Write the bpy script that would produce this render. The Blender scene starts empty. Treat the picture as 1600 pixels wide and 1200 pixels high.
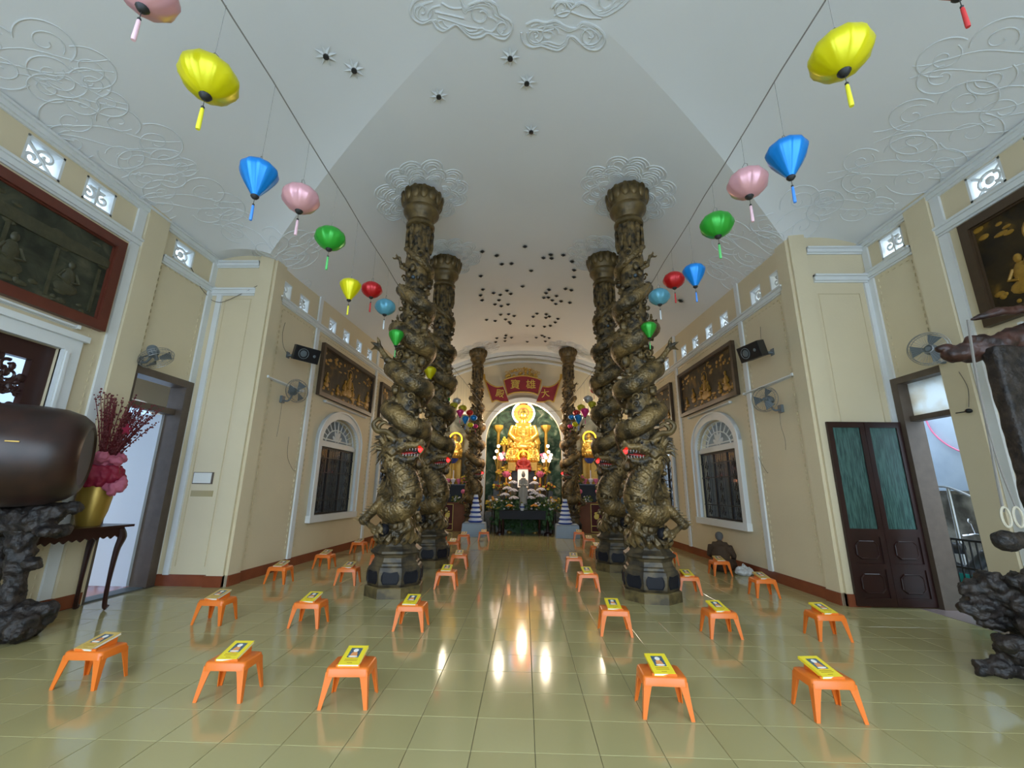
import bpy, bmesh, math, random
from mathutils import Matrix, Vector, Euler, noise
random.seed(7)
C = bpy.context.scene.collection
scene = bpy.context.scene
PI = math.pi

# ------------------------------------------------------------------ camera, world, light, exposure
FPX, PITCH, ROLL, YAW, EYE = 662.58, math.radians(13.989), math.radians(.7195), math.radians(-1.8237), 1.6
cr, sr = math.cos(ROLL), math.sin(ROLL)
cp, sp = math.cos(PITCH), math.sin(PITCH)
cy_, sy_ = math.cos(YAW), math.sin(YAW)
RM = Matrix(((cy_, sy_, 0), (-sy_, cy_, 0), (0, 0, 1))) @ Matrix(((1, 0, 0), (0, -sp, cp), (0, cp, sp))) @ Matrix(((cr, -sr, 0), (sr, cr, 0), (0, 0, 1)))
cam_data = bpy.data.cameras.new('camera')
cam_data.sensor_width = 36
cam_data.lens = FPX / 1600 * 36
cam_data.clip_end = 200
cam = bpy.data.objects.new('camera', cam_data)
C.objects.link(cam)
right, up, fwd = RM.col[0], RM.col[1], RM.col[2]
m = Matrix.Identity(4)
for i in range(3):
    m[i][0], m[i][1], m[i][2] = right[i], up[i], -fwd[i]
m[2][3] = EYE
cam.matrix_world = m
scene.camera = cam

world = bpy.data.worlds.new('sky')
scene.world = world
world.use_nodes = True
bg = world.node_tree.nodes['Background']
bg.inputs[0].default_value = (.67, .84, 1.0, 1)
bg.inputs[1].default_value = 5.6

def area(name, loc, rot, sx, sy, power, col=(1, 1, 1), portal=False):
    l = bpy.data.lights.new(name, 'AREA')
    l.shape = 'RECTANGLE'; l.size = sx; l.size_y = sy; l.energy = power; l.color = col
    o = bpy.data.objects.new(name, l); C.objects.link(o)
    o.location = loc; o.rotation_euler = rot
    if portal: l.cycles.is_portal = True
    return o
# openings of the building, as portals for the daylight
area('portal_front', (0, -1.0, 2.6), (PI/2, 0, 0), 11.0, 5.2, 1, portal=True)
area('portal_left', (-7.3, 6.4, 1.7), (0, -PI/2, 0), 3.4, 1.6, 1, portal=True)
area('portal_right', (7.2, 6.1, 1.8), (0, PI/2, 0), 3.4, 1.6, 1, portal=True)

scene.view_settings.view_transform = 'Standard'
scene.view_settings.look = 'None'
scene.view_settings.gamma = 1
scene.view_settings.use_curve_mapping = False
scene.view_settings.exposure = 0.14
scene.cycles.max_bounces = 10
scene.cycles.diffuse_bounces = 5
scene.cycles.sample_clamp_indirect = 6
scene.cycles.use_denoising = True
scene.cycles.caustics_reflective = False
scene.cycles.caustics_refractive = False

# ------------------------------------------------------------------ photograph pixel -> ray
def ray(u, v):
    return RM @ Vector(((u-800)/FPX, (600-v)/FPX, 1))
def at_z(u, v, z=0.0):
    d = ray(u, v); t = (z-EYE)/d.z
    return Vector((d.x*t, d.y*t, z))
def at_y(u, v, y):
    d = ray(u, v); t = y/d.y
    return Vector((d.x*t, y, EYE+d.z*t))
def at_x(u, v, x):
    d = ray(u, v); t = x/d.x
    return Vector((x, d.y*t, EYE+d.z*t))
def to_px(p):
    c = RM.transposed() @ (Vector(p)-Vector((0, 0, EYE)))
    return 800+FPX*c.x/c.z, 600-FPX*c.y/c.z, c.z

# ------------------------------------------------------------------ materials
def newmat(name):
    m = bpy.data.materials.new(name); m.use_nodes = True
    nt = m.node_tree
    return m, nt, nt.nodes['Principled BSDF']
def mat(name, col, rough=.6, metal=0, var=.0, scale=6, bump=0, bscale=40, spec=.5, coat=0, detail=4, sub=None):
    m, nt, b = newmat(name)
    b.inputs['Roughness'].default_value = rough
    b.inputs['Metallic'].default_value = metal
    b.inputs['Specular IOR Level'].default_value = spec
    if coat: b.inputs['Coat Weight'].default_value = coat; b.inputs['Coat Roughness'].default_value = .15
    tc = nt.nodes.new('ShaderNodeTexCoord')
    if var:
        n = nt.nodes.new('ShaderNodeTexNoise'); n.inputs['Scale'].default_value = scale; n.inputs['Detail'].default_value = detail
        nt.links.new(tc.outputs['Object'], n.inputs['Vector'])
        mx = nt.nodes.new('ShaderNodeMix'); mx.data_type = 'RGBA'
        mx.inputs[6].default_value = (*[c*(1-var) for c in col], 1); mx.inputs[7].default_value = (*[min(1, c*(1+var)) for c in col], 1)
        nt.links.new(n.outputs['Fac'], mx.inputs[0]); nt.links.new(mx.outputs[2], b.inputs['Base Color'])
    else:
        b.inputs['Base Color'].default_value = (*col, 1)
    if bump:
        n2 = nt.nodes.new('ShaderNodeTexNoise'); n2.inputs['Scale'].default_value = bscale; n2.inputs['Detail'].default_value = 3
        nt.links.new(tc.outputs['Object'], n2.inputs['Vector'])
        bp = nt.nodes.new('ShaderNodeBump'); bp.inputs['Strength'].default_value = bump; bp.inputs['Distance'].default_value = .01
        nt.links.new(n2.outputs['Fac'], bp.inputs['Height']); nt.links.new(bp.outputs[0], b.inputs['Normal'])
    return m
def emit(name, col, s):
    m, nt, b = newmat(name)
    b.inputs['Base Color'].default_value = (*col, 1)
    b.inputs['Emission Color'].default_value = (*col, 1); b.inputs['Emission Strength'].default_value = s
    return m
def two_tone(name, c1, c2, scale, lo=.4, hi=.6, rough=.5, metal=0, bump=.0, bdist=.01, kind='noise', bscale=None, stretch=None):
    m, nt, b = newmat(name)
    b.inputs['Roughness'].default_value = rough; b.inputs['Metallic'].default_value = metal
    tc = nt.nodes.new('ShaderNodeTexCoord'); vec = tc.outputs['Object']
    if stretch:
        mp = nt.nodes.new('ShaderNodeMapping'); mp.inputs['Scale'].default_value = stretch
        nt.links.new(vec, mp.inputs['Vector']); vec = mp.outputs[0]
    n = nt.nodes.new('ShaderNodeTexNoise'); n.inputs['Scale'].default_value = scale; n.inputs['Detail'].default_value = 6
    nt.links.new(vec, n.inputs['Vector'])
    r = nt.nodes.new('ShaderNodeValToRGB')
    r.color_ramp.elements[0].position = lo; r.color_ramp.elements[0].color = (*c1, 1)
    r.color_ramp.elements[1].position = hi; r.color_ramp.elements[1].color = (*c2, 1)
    nt.links.new(n.outputs['Fac'], r.inputs[0]); nt.links.new(r.outputs[0], b.inputs['Base Color'])
    if bump:
        if kind == 'scales':
            t = nt.nodes.new('ShaderNodeTexVoronoi'); t.inputs['Scale'].default_value = bscale or 20; o = t.outputs['Distance']
        else:
            t = nt.nodes.new('ShaderNodeTexNoise'); t.inputs['Scale'].default_value = bscale or scale*4; t.inputs['Detail'].default_value = 5; o = t.outputs['Fac']
        nt.links.new(vec, t.inputs['Vector'])
        bp = nt.nodes.new('ShaderNodeBump'); bp.inputs['Strength'].default_value = bump; bp.inputs['Distance'].default_value = bdist
        if kind == 'scales': bp.invert = True
        nt.links.new(o, bp.inputs['Height']); nt.links.new(bp.outputs[0], b.inputs['Normal'])
    return m

M = {}
M['cream'] = mat('cream_paint', (.68, .575, .385), .6, var=.06, scale=1.5, bump=.15, bscale=25)
M['cream_panel'] = mat('cream_panel_paint', (.64, .535, .345), .6, var=.07, scale=1.2, bump=.1, bscale=30)
M['white'] = mat('white_trim_paint', (.72, .73, .72), .5, var=.06, scale=3)
M['ceiling'] = mat('ceiling_paint', (.78, .78, .775), .85, var=.05, scale=.5)
M['relief'] = mat('relief_plaster', (.70, .71, .71), .7)
M['relief_far'] = M['relief']
M['skirt'] = mat('red_brown_skirting', (.22, .055, .022), .25, var=.25, scale=4)
M['tile'] = mat('cream_glazed_tile', (.40, .35, .165), .10, var=.05, scale=1.1, spec=.55, detail=2)
M['tile2'] = mat('cream_glazed_tile_b', (.42, .37, .18), .11, var=.05, scale=1.1, spec=.55, detail=2)
M['grout'] = mat('grout', (.17, .145, .085), .8)
M['orange'] = mat('orange_plastic', (.74, .165, .018), .32, var=.04, scale=3, spec=.5)
M['yellow_paper'] = mat('yellow_cover', (.85, .66, .03), .35)
M['yellow_dull'] = mat('ochre_cover', (.62, .42, .12), .4)
M['paper'] = mat('paper', (.75, .74, .70), .7)
M['book_pic'] = two_tone('cover_picture', (.03, .06, .10), (.10, .16, .22), 60, rough=.3)
M['book_fig'] = mat('cover_figure_orange', (.75, .30, .10), .4)
M['book_white'] = mat('cover_figure_white', (.85, .82, .75), .4)
M['ink'] = mat('brown_print', (.45, .27, .02), .5)
M['wood'] = mat('dark_red_wood', (.026, .008, .006), .3, var=.3, scale=5, spec=.4)
M['wood2'] = mat('brown_door_wood', (.10, .07, .05), .45, var=.3, scale=8)
M['frame_red'] = mat('red_brown_frame', (.12, .03, .018), .3, var=.3, scale=6)
M['frame_dark'] = mat('dark_picture_frame', (.06, .035, .018), .4, var=.3, scale=6)
M['root'] = two_tone('root_wood', (.008, .006, .006), (.032, .023, .019), 14, rough=.55, bump=.8, bdist=.03, bscale=18)
M['root_red'] = two_tone('reddish_root_wood', (.02, .008, .006), (.07, .028, .02), 8, rough=.45, bump=.6, bdist=.02, bscale=14)
M['drum'] = two_tone('drum_lacquer', (.018, .008, .007), (.035, .014, .01), 4, rough=.35)
M['black'] = mat('black_plastic', (.015, .015, .016), .45)
M['iron'] = mat('dark_iron', (.012, .011, .012), .5, metal=.3)
M['grey'] = mat('grey_plastic', (.12, .14, .15), .45)
M['steel'] = mat('steel_wire', (.32, .32, .31), .35, metal=.8)
M['chrome'] = mat('chrome', (.6, .6, .62), .15, metal=1)
M['tubewhite'] = mat('fluorescent_tube', (.75, .76, .75), .3)
M['gold'] = mat('bright_gold', (.90, .55, .12), .3, metal=.75, var=.15, scale=14, bump=.25, bscale=60)
M['gold_paint'] = mat('gold_paint', (.50, .30, .05), .4, metal=.3, var=.3, scale=12)
M['bronze'] = two_tone('bronze_scales', (.04, .03, .016), (.27, .175, .065), 5.5, lo=.36, hi=.66, rough=.42, metal=.35, bump=1.0, bdist=.012, kind='scales', bscale=26)
M['bronze2'] = two_tone('bronze_carved', (.032, .024, .014), (.24, .155, .055), 9, lo=.38, hi=.66, rough=.42, metal=.3, bump=.9, bdist=.02, bscale=22)
M['bronze_cap'] = two_tone('bronze_capital', (.06, .04, .015), (.19, .125, .045), 5, lo=.35, hi=.65, rough=.4, metal=.35, bump=.4, bdist=.01, bscale=25)
M['plinth'] = two_tone('olive_plinth', (.06, .045, .02), (.16, .115, .045), 6, rough=.35)
M['pedestal'] = two_tone('dark_pedestal', (.035, .028, .02), (.11, .08, .04), 7, rough=.45, metal=.1)
M['panel_dark'] = mat('black_panel', (.012, .012, .016), .5, spec=.25)
M['bluegrey'] = mat('blue_grey_accent', (.05, .075, .10), .5)
M['cloth_blue'] = mat('pale_blue_cloth', (.30, .38, .47), .8)
M['china_white'] = mat('white_china', (.62, .68, .80), .25)
M['china_blue'] = mat('blue_china', (.05, .09, .35), .25)
M['leaf'] = mat('leaf_green', (.04, .10, .025), .5, var=.4, scale=20)
M['leaf_y'] = mat('leaf_yellow_green', (.22, .20, .02), .5, var=.4, scale=20)
M['petal_white'] = mat('white_petals', (.72, .68, .72), .6)
M['petal_pink'] = mat('pink_petals', (.75, .18, .32), .6)
M['petal_orange'] = mat('orange_petals', (.70, .33, .05), .6)
M['petal_yellow'] = mat('yellow_petals', (.70, .52, .05), .6)
M['redcloth'] = mat('red_brocade', (.35, .02, .015), .55, var=.3, scale=30)
M['banner'] = mat('crimson_board', (.24, .012, .018), .5, var=.2, scale=5)
M['statue'] = mat('grey_white_stone', (.38, .37, .34), .5, var=.1, scale=10)
M['skin'] = mat('skin', (.50, .28, .18), .5)
M['robe'] = mat('brown_robe', (.055, .03, .014), .85, var=.15, scale=12)
M['hair'] = mat('grey_hair', (.10, .095, .09), .8, var=.4, scale=60)
M['bagcloth'] = mat('white_plastic_bag', (.5, .5, .48), .4, var=.1, scale=9)
M['cabinet'] = mat('varnished_cabinet', (.17, .055, .02), .55, var=.25, scale=4, spec=.25)
M['maroon'] = mat('maroon_panel', (.07, .012, .012), .6, spec=.2)
M['yellow_line'] = mat('gold_line', (.65, .48, .08), .4)
M['glass_green'] = two_tone('green_ribbed_glass', (.015, .05, .045), (.05, .13, .11), 5, rough=.2, bump=.3, bscale=20, stretch=(16, 1, 1))
M['teal'] = mat('teal_sheet', (.01, .34, .33), .45)
M['bluewall'] = two_tone('pale_blue_wall', (.42, .52, .66), (.52, .62, .76), 1.2, rough=.8)
M['dirtywall'] = two_tone('stained_concrete', (.10, .09, .075), (.34, .32, .28), 2.5, rough=.9)
M['pinktile'] = mat('pink_tile', (.52, .22, .18), .25, var=.1, scale=3)
M['ext_white'] = mat('exterior_white', (.62, .66, .72), .8)
M['ext_blue'] = mat('exterior_pale_blue', (.36, .44, .56), .8, var=.06, scale=.4)
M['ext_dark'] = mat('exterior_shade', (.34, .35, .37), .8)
M['strip'] = mat('pinkish_threshold', (.26, .20, .19), .25)
M['vase_gold'] = mat('gold_vase', (.42, .27, .05), .35, metal=.5)
M['branch'] = mat('red_branch', (.13, .012, .016), .6)
M['net_red'] = mat('crimson_net', (.28, .01, .04), .6)
M['net_pink'] = mat('pink_net', (.55, .14, .22), .6)
M['cord'] = mat('cord', (.22, .2, .18), .8)
M['rope'] = mat('cream_rope', (.5, .45, .35), .7)
M['wire'] = mat('wall_wire', (.16, .13, .10), .7)
M['star_dark'] = mat('star_lamp', (.02, .02, .02), .4)
M['screen_wood'] = mat('screen_wood', (.035, .012, .01), .35)
M['tape'] = mat('brown_tape', (.42, .33, .16), .4)
M['red_lamp'] = emit('red_lamp', (1, .012, .012), 7)
M['neon_white'] = emit('neon_white', (.62, .74, 1.0), 5)
M['neon_orange'] = emit('neon_orange', (1.0, .26, .04), 1.15)
M['neon_red'] = emit('neon_red', (1.0, .08, .03), 2.2)
M['neon_yellow'] = emit('neon_yellow', (1.0, .50, .03), 2.6)
M['globe'] = emit('globe_lamp', (1.0, .78, .62), 7.0)
M['candle'] = emit('candle_lamp', (1.0, .35, .15), 9.0)
M['picture_light'] = emit('lit_picture', (1.0, .72, .55), 1.0)
M['glassdark'] = None

def glass(name, col, rough=.05, alpha=.35):
    m, nt, b = newmat(name)
    b.inputs['Base Color'].default_value = (*col, 1); b.inputs['Roughness'].default_value = rough
    b.inputs['Alpha'].default_value = alpha
    return m
M['glassdark'] = glass('smoked_glass', (.02, .022, .026), .06, .48)
M['frosted'] = two_tone('frosted_glass', (.66, .56, .42), (.86, .88, .88), 1.6, rough=.5)
_nt = M['frosted'].node_tree; _tr = _nt.nodes.new('ShaderNodeBsdfTranslucent'); _mx = _nt.nodes.new('ShaderNodeMixShader'); _mx.inputs[0].default_value = .8
_ramp = [n for n in _nt.nodes if n.type == 'VALTORGB'][0]; _out = [n for n in _nt.nodes if n.type == 'OUTPUT_MATERIAL'][0]; _pb = _nt.nodes['Principled BSDF']
_nt.links.new(_ramp.outputs[0], _tr.inputs['Color']); _nt.links.new(_pb.outputs[0], _mx.inputs[1]); _nt.links.new(_tr.outputs[0], _mx.inputs[2]); _nt.links.new(_mx.outputs[0], _out.inputs['Surface'])

def painting_mat(name, dark, mid, gold, scale):
    m, nt, b = newmat(name)
    b.inputs['Roughness'].default_value = .5; b.inputs['Specular IOR Level'].default_value = .2
    tc = nt.nodes.new('ShaderNodeTexCoord')
    n = nt.nodes.new('ShaderNodeTexNoise'); n.inputs['Scale'].default_value = scale; n.inputs['Detail'].default_value = 8; n.inputs['Distortion'].default_value = .8
    nt.links.new(tc.outputs['Object'], n.inputs['Vector'])
    r = nt.nodes.new('ShaderNodeValToRGB')
    e = r.color_ramp.elements
    e[0].position = .35; e[0].color = (*dark, 1); e[1].position = .75; e[1].color = (*gold, 1)
    k = e.new(.55); k.color = (*mid, 1)
    nt.links.new(n.outputs['Fac'], r.inputs[0]); nt.links.new(r.outputs[0], b.inputs['Base Color'])
    bp = nt.nodes.new('ShaderNodeBump'); bp.inputs['Strength'].default_value = .6; bp.inputs['Distance'].default_value = .02
    nt.links.new(n.outputs['Fac'], bp.inputs['Height']); nt.links.new(bp.outputs[0], b.inputs['Normal'])
    return m
M['paint_gold'] = painting_mat('gilded_painting', (.018, .013, .008), (.045, .028, .010), (.20, .105, .015), 3.0)
M['paint_dim'] = painting_mat('dim_painting', (.022, .024, .016), (.05, .052, .034), (.12, .11, .065), 3.2)
M['figure_gold'] = mat('gilded_figure', (.34, .18, .022), .45, metal=.2, var=.5, scale=18, bump=.5, bscale=30)
M['figure_dim'] = mat('dull_figure', (.05, .046, .022), .5, var=.6, scale=12, bump=.5, bscale=30)
M['mural'] = painting_mat('forest_mural', (.012, .03, .02), (.07, .14, .09), (.55, .58, .45), 2.6)
M['mural_grey'] = painting_mat('grey_mural', (.12, .13, .11), (.30, .31, .27), (.55, .55, .48), 2.0)

SILK = {}
def silk(key, col):
    m, nt, b = newmat(key+'_silk')
    b.inputs['Base Color'].default_value = (*col, 1)
    b.inputs['Roughness'].default_value = .30
    b.inputs['Metallic'].default_value = .35
    b.inputs['Anisotropic'].default_value = .85
    b.inputs['Anisotropic Rotation'].default_value = .25
    tg = nt.nodes.new('ShaderNodeTangent'); tg.direction_type = 'RADIAL'; tg.axis = 'Z'
    nt.links.new(tg.outputs[0], b.inputs['Tangent'])
    b.inputs['Specular IOR Level'].default_value = .7
    SILK[key] = m
for k, c in dict(yellow=(.72, .66, .0), blue=(.0, .22, .68), pink=(.74, .38, .42), green=(.03, .40, .035), red=(.48, .005, .008),
                 lightblue=(.12, .38, .52), magenta=(.68, .03, .22), silver=(.42, .42, .42), darkyellow=(.52, .46, .02)).items():
    silk(k, c)
TASSEL = {k: mat(k+'_tassel', c, .6) for k, c in dict(yellow=(.78, .72, .03), blue=(.06, .25, .75), pink=(.78, .5, .55), green=(.12, .55, .15), red=(.5, .03, .03), lightblue=(.6, .62, .62), magenta=(.7, .05, .25), silver=(.5, .5, .5), darkyellow=(.55, .48, .05)).items()}

# ------------------------------------------------------------------ mesh helpers
class MB:
    def __init__(s): s.v = []; s.f = []; s.mi = []; s.k = 0; s.T = Matrix.Identity(4)
    def mat(s, i): s.k = i; return s
    def add(s, vs, fs):
        o = len(s.v)
        s.v += [tuple(s.T @ Vector(p)) for p in vs]
        s.f += [tuple(i+o for i in f) for f in fs]; s.mi += [s.k]*len(fs)
        return s
    def box(s, c, d, R=None):
        x, y, z = d[0]/2, d[1]/2, d[2]/2
        vs = [Vector(p) for p in ((-x,-y,-z),(x,-y,-z),(x,y,-z),(-x,y,-z),(-x,-y,z),(x,-y,z),(x,y,z),(-x,y,z))]
        if R is not None: vs = [R @ p for p in vs]
        c = Vector(c)
        return s.add([p+c for p in vs], [(0,3,2,1),(4,5,6,7),(0,1,5,4),(1,2,6,5),(2,3,7,6),(3,0,4,7)])
    def bx(s, a, b):
        return s.box([(a[i]+b[i])/2 for i in range(3)], [abs(b[i]-a[i]) for i in range(3)])
    def tube(s, path, rad, n=8, closed=False, cap=True, flat=1.0):
        P = [Vector(p) for p in path]; N = len(P)
        if not hasattr(rad, '__len__'): rad = [rad]*N
        T = []
        for i in range(N):
            if closed: t = P[(i+1) % N]-P[i-1]
            else: t = P[min(i+1, N-1)]-P[max(i-1, 0)]
            T.append(t.normalized() if t.length > 1e-9 else Vector((0, 0, 1)))
        u = T[0].orthogonal().normalized(); vs = []
        for i in range(N):
            if i:
                q = T[i-1].rotation_difference(T[i]); u = (q @ u); u = (u-T[i]*u.dot(T[i])).normalized()
            w = T[i].cross(u)
            for k in range(n):
                a = 2*PI*k/n
                vs.append(P[i]+(u*math.cos(a)+w*math.sin(a)*flat)*rad[i])
        fs = []
        for i in range(N if closed else N-1):
            j = (i+1) % N
            for k in range(n):
                l = (k+1) % n
                fs.append((i*n+k, i*n+l, j*n+l, j*n+k))
        if cap and not closed:
            fs.append(tuple(range(n-1, -1, -1))); fs.append(tuple((N-1)*n+k for k in range(n)))
        return s.add(vs, fs)
    def cyl(s, a, b, r, r2=None, n=12): return s.tube([a, b], [r, r if r2 is None else r2], n)
    def lathe(s, prof, n=24, c=(0, 0, 0), ph=0, cap=True, ripple=None):
        vs = []; N = len(prof)
        for i, (r, z) in enumerate(prof):
            for k in range(n):
                a = 2*PI*k/n+ph; rr = r*(1 if ripple is None else ripple(i, k))
                vs.append((c[0]+rr*math.cos(a), c[1]+rr*math.sin(a), c[2]+z))
        fs = [(i*n+k, i*n+(k+1) % n, (i+1)*n+(k+1) % n, (i+1)*n+k) for i in range(N-1) for k in range(n)]
        if cap:
            fs.append(tuple(range(n-1, -1, -1))); fs.append(tuple((N-1)*n+k for k in range(n)))
        return s.add(vs, fs)
    def ell(s, c, r, n=12, m=8, R=None, jit=0):
        if not hasattr(r, '__len__'): r = (r, r, r)
        vs = [Vector((0, 0, -r[2]))]
        for i in range(1, m):
            t = -PI/2+PI*i/m
            for k in range(n):
                a = 2*PI*k/n; q = 1+random.uniform(-jit, jit)
                vs.append(Vector((r[0]*math.cos(t)*math.cos(a)*q, r[1]*math.cos(t)*math.sin(a)*q, r[2]*math.sin(t)*q)))
        vs.append(Vector((0, 0, r[2])))
        if R is not None: vs = [R @ p for p in vs]
        c = Vector(c); vs = [p+c for p in vs]
        fs = [(0, 1+(k+1) % n, 1+k) for k in range(n)]
        for i in range(m-2):
            for k in range(n):
                a = 1+i*n; fs.append((a+k, a+(k+1) % n, a+n+(k+1) % n, a+n+k))
        L = len(vs)-1; a = 1+(m-2)*n
        fs += [(a+k, a+(k+1) % n, L) for k in range(n)]
        return s.add(vs, fs)
    def prism(s, pts, h0, h1, axis='y'):
        # polygon pts (a, b) extruded: axis 'y' -> points (a, h, b); axis 'z' -> (a, b, h)
        n = len(pts)
        f = (lambda p, h: (p[0], h, p[1])) if axis == 'y' else (lambda p, h: (p[0], p[1], h))
        vs = [f(p, h0) for p in pts]+[f(p, h1) for p in pts]
        fs = [tuple(range(n)), tuple(range(2*n-1, n-1, -1))]+[(i, n+i, n+(i+1) % n, (i+1) % n) for i in range(n)]
        return s.add(vs, fs)
    def band(s, A, B, h0, h1):
        # closed solid strip between polylines A and B in the (x, z) plane, y from h0 to h1
        n = len(A); vs = []
        for p in A: vs += [(p[0], h0, p[1]), (p[0], h1, p[1])]
        for p in B: vs += [(p[0], h0, p[1]), (p[0], h1, p[1])]
        fs = []; o = 2*n
        for i in range(n-1):
            a = 2*i; b = 2*i+2
            fs += [(a, b, o+b, o+a), (a+1, o+a+1, o+b+1, b+1), (a, a+1, b+1, b), (o+a, o+b, o+b+1, o+a+1)]
        fs += [(0, o, o+1, 1), (2*n-2, 2*n-1, o+2*n-1, o+2*n-2)]
        return s.add(vs, fs)
    def mesh(s, name, mats, smooth=False):
        me = bpy.data.meshes.new(name)
        me.from_pydata(s.v, [], s.f)
        for m_ in (mats if isinstance(mats, (list, tuple)) else [mats]): me.materials.append(m_)
        if any(s.mi): me.polygons.foreach_set('material_index', s.mi)
        bm = bmesh.new(); bm.from_mesh(me); bmesh.ops.recalc_face_normals(bm, faces=bm.faces); bm.to_mesh(me); bm.free()
        if smooth:
            me.polygons.foreach_set('use_smooth', [True]*len(me.polygons))
            if smooth != 'all':
                try: me.set_sharp_from_angle(angle=math.radians(40))
                except Exception: pass
        me.update(); return me
    def build(s, name, mats, parent=None, smooth=True, loc=None, M4=None):
        o = bpy.data.objects.new(name, s.mesh(name, mats, smooth)); C.objects.link(o)
        if parent is not None: o.parent = parent
        if M4 is not None: o.matrix_basis = M4
        elif loc is not None: o.location = loc
        return o

def blob(items, name, mats, voxel=.02, parent=None, smooth_it=3, disp=None, loc=None, tex=None):
    """one continuous body: ellipsoids and capsules fused by a voxel remesh"""
    mb = MB()
    for it in items:
        if it[0] == 'e': mb.ell(it[1], it[2], 14, 10, it[3] if len(it) > 3 else None)
        elif it[0] == 't': mb.tube(it[1], it[2], 12)
        elif it[0] == 'b': mb.box(it[1], it[2], it[3] if len(it) > 3 else None)
    me = mb.mesh(name+'_src', [M['black']])
    o = bpy.data.objects.new(name, me); C.objects.link(o)
    r = o.modifiers.new('r', 'REMESH'); r.mode = 'VOXEL'; r.voxel_size = voxel
    sm = o.modifiers.new('s', 'SMOOTH'); sm.iterations = smooth_it; sm.factor = .5
    dg = bpy.context.evaluated_depsgraph_get()
    em = bpy.data.meshes.new_from_object(o.evaluated_get(dg))
    o.modifiers.clear(); o.data = em; bpy.data.meshes.remove(me)
    em.name = name; em.materials.clear()
    for m_ in (mats if isinstance(mats, (list, tuple)) else [mats]): em.materials.append(m_)
    if disp:
        sc, amp = disp
        nv = [(v.co+v.normal*amp*(noise.noise(v.co*sc)+.5*noise.noise(v.co*sc*2.3))) for v in em.vertices]
        for v, c_ in zip(em.vertices, nv): v.co = c_
    em.polygons.foreach_set('use_smooth', [True]*len(em.polygons)); em.update()
    if parent is not None: o.parent = parent
    if loc is not None: o.location = loc
    return o

def tag(o, label=None, cat=None, group=None, kind=None):
    if label: o['label'] = label
    if cat: o['category'] = cat
    if group: o['group'] = group
    if kind: o['kind'] = kind
    return o
def thing(name, label, cat, loc=(0, 0, 0), rz=0, group=None, M4=None):
    o = bpy.data.objects.new(name, None); C.objects.link(o)
    o.empty_display_size = .1
    if M4 is not None: o.matrix_basis = M4
    else: o.location = loc; o.rotation_euler = (0, 0, rz)
    return tag(o, label, cat, group)
def copy_tree(o, parent=None):
    c = o.copy(); C.objects.link(c); c.parent = parent
    for ch in KIDS.get(o.name, None) or [x for x in bpy.data.objects if x.parent == o]:
        copy_tree(ch, c)
    return c
KIDS = {}
def kids_cache(root):
    ch = [x for x in bpy.data.objects if x.parent == root]
    KIDS[root.name] = ch
    for x in ch: kids_cache(x)
def lerp(a, b, t): return a+(b-a)*t
def arc(cx, cz, rx, rz, a0, a1, n):
    return [(cx+rx*math.cos(lerp(a0, a1, i/n)), cz+rz*math.sin(lerp(a0, a1, i/n))) for i in range(n+1)]
def smooth_path(pts, n=8):
    P = [Vector(p) for p in pts]; out = []
    for i in range(len(P)-1):
        p0 = P[max(i-1, 0)]; p1 = P[i]; p2 = P[i+1]; p3 = P[min(i+2, len(P)-1)]
        for k in range(n):
            t = k/n
            out.append(.5*((2*p1)+(-p0+p2)*t+(2*p0-5*p1+4*p2-p3)*t*t+(-p0+3*p1-3*p2+p3)*t**3))
    out.append(P[-1]); return out
def radii(path_n, rs):
    return [lerp(rs[int(i/(path_n-1)*(len(rs)-1))], rs[min(len(rs)-1, int(i/(path_n-1)*(len(rs)-1))+1)], (i/(path_n-1)*(len(rs)-1)) % 1) for i in range(path_n)]
# ------------------------------------------------------------------ the hall: floor
TP = .405; TX0 = .074; TY0 = 3.14
bm = MB(); bm.bx((-6.3, -1.4, -.06), (6.3, 18.6, -.006))
floor = tag(bm.build('floor', M['grout'], smooth=False), 'glossy cream tiled floor of the hall', kind='structure')
def tile_mb(cx, cy, mb=None):
    mb = mb or MB(); h = TP/2-.0022; b = .0025
    vs = [(cx-h, cy-h, -.006), (cx+h, cy-h, -.006), (cx+h, cy+h, -.006), (cx-h, cy+h, -.006),
          (cx-h, cy-h, -b*.6), (cx+h, cy-h, -b*.6), (cx+h, cy+h, -b*.6), (cx-h, cy+h, -b*.6),
          (cx-h+b, cy-h+b, 0), (cx+h-b, cy-h+b, 0), (cx+h-b, cy+h-b, 0), (cx-h+b, cy+h-b, 0)]
    fs = [(0,1,5,4),(1,2,6,5),(2,3,7,6),(3,0,4,7),(4,5,9,8),(5,6,10,9),(6,7,11,10),(7,4,8,11),(8,9,10,11)]
    return mb.add(vs, fs)
tiles = []
for i in range(-16, 16):
    for j in range(-12, 40):
        cx = TX0+(i+.5)*TP; cy = TY0+(j+.5)*TP
        if abs(cx) > 6.2 or cy < -1.3 or cy > 18.5: continue
        zc = (RM.transposed() @ (Vector((cx, cy, 0))-Vector((0, 0, EYE)))).z
        if zc > .5:
            u, v, zc = to_px((cx, cy, 0)); vis = -60 < u < 1660 and v < 1260
        else: vis = False
        tiles.append((not vis, zc, cx, cy))
tiles.sort()
tme = [tile_mb(0, 0).mesh('tile', M['tile'], False), tile_mb(0, 0).mesh('tile', M['tile2'], False)]
rest = MB()
for k, (nv, zc, cx, cy) in enumerate(tiles):
    if k < 296 and not nv:
        o = bpy.data.objects.new('tile', tme[0] if random.random() < .6 else tme[1]); C.objects.link(o)
        o.location = (cx, cy, random.uniform(-.0002, .0002)); o.parent = floor
    else: tile_mb(cx, cy, rest)
o = rest.build('far_tiles', M['tile'], floor, smooth=False); o['kind'] = 'stuff'

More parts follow.
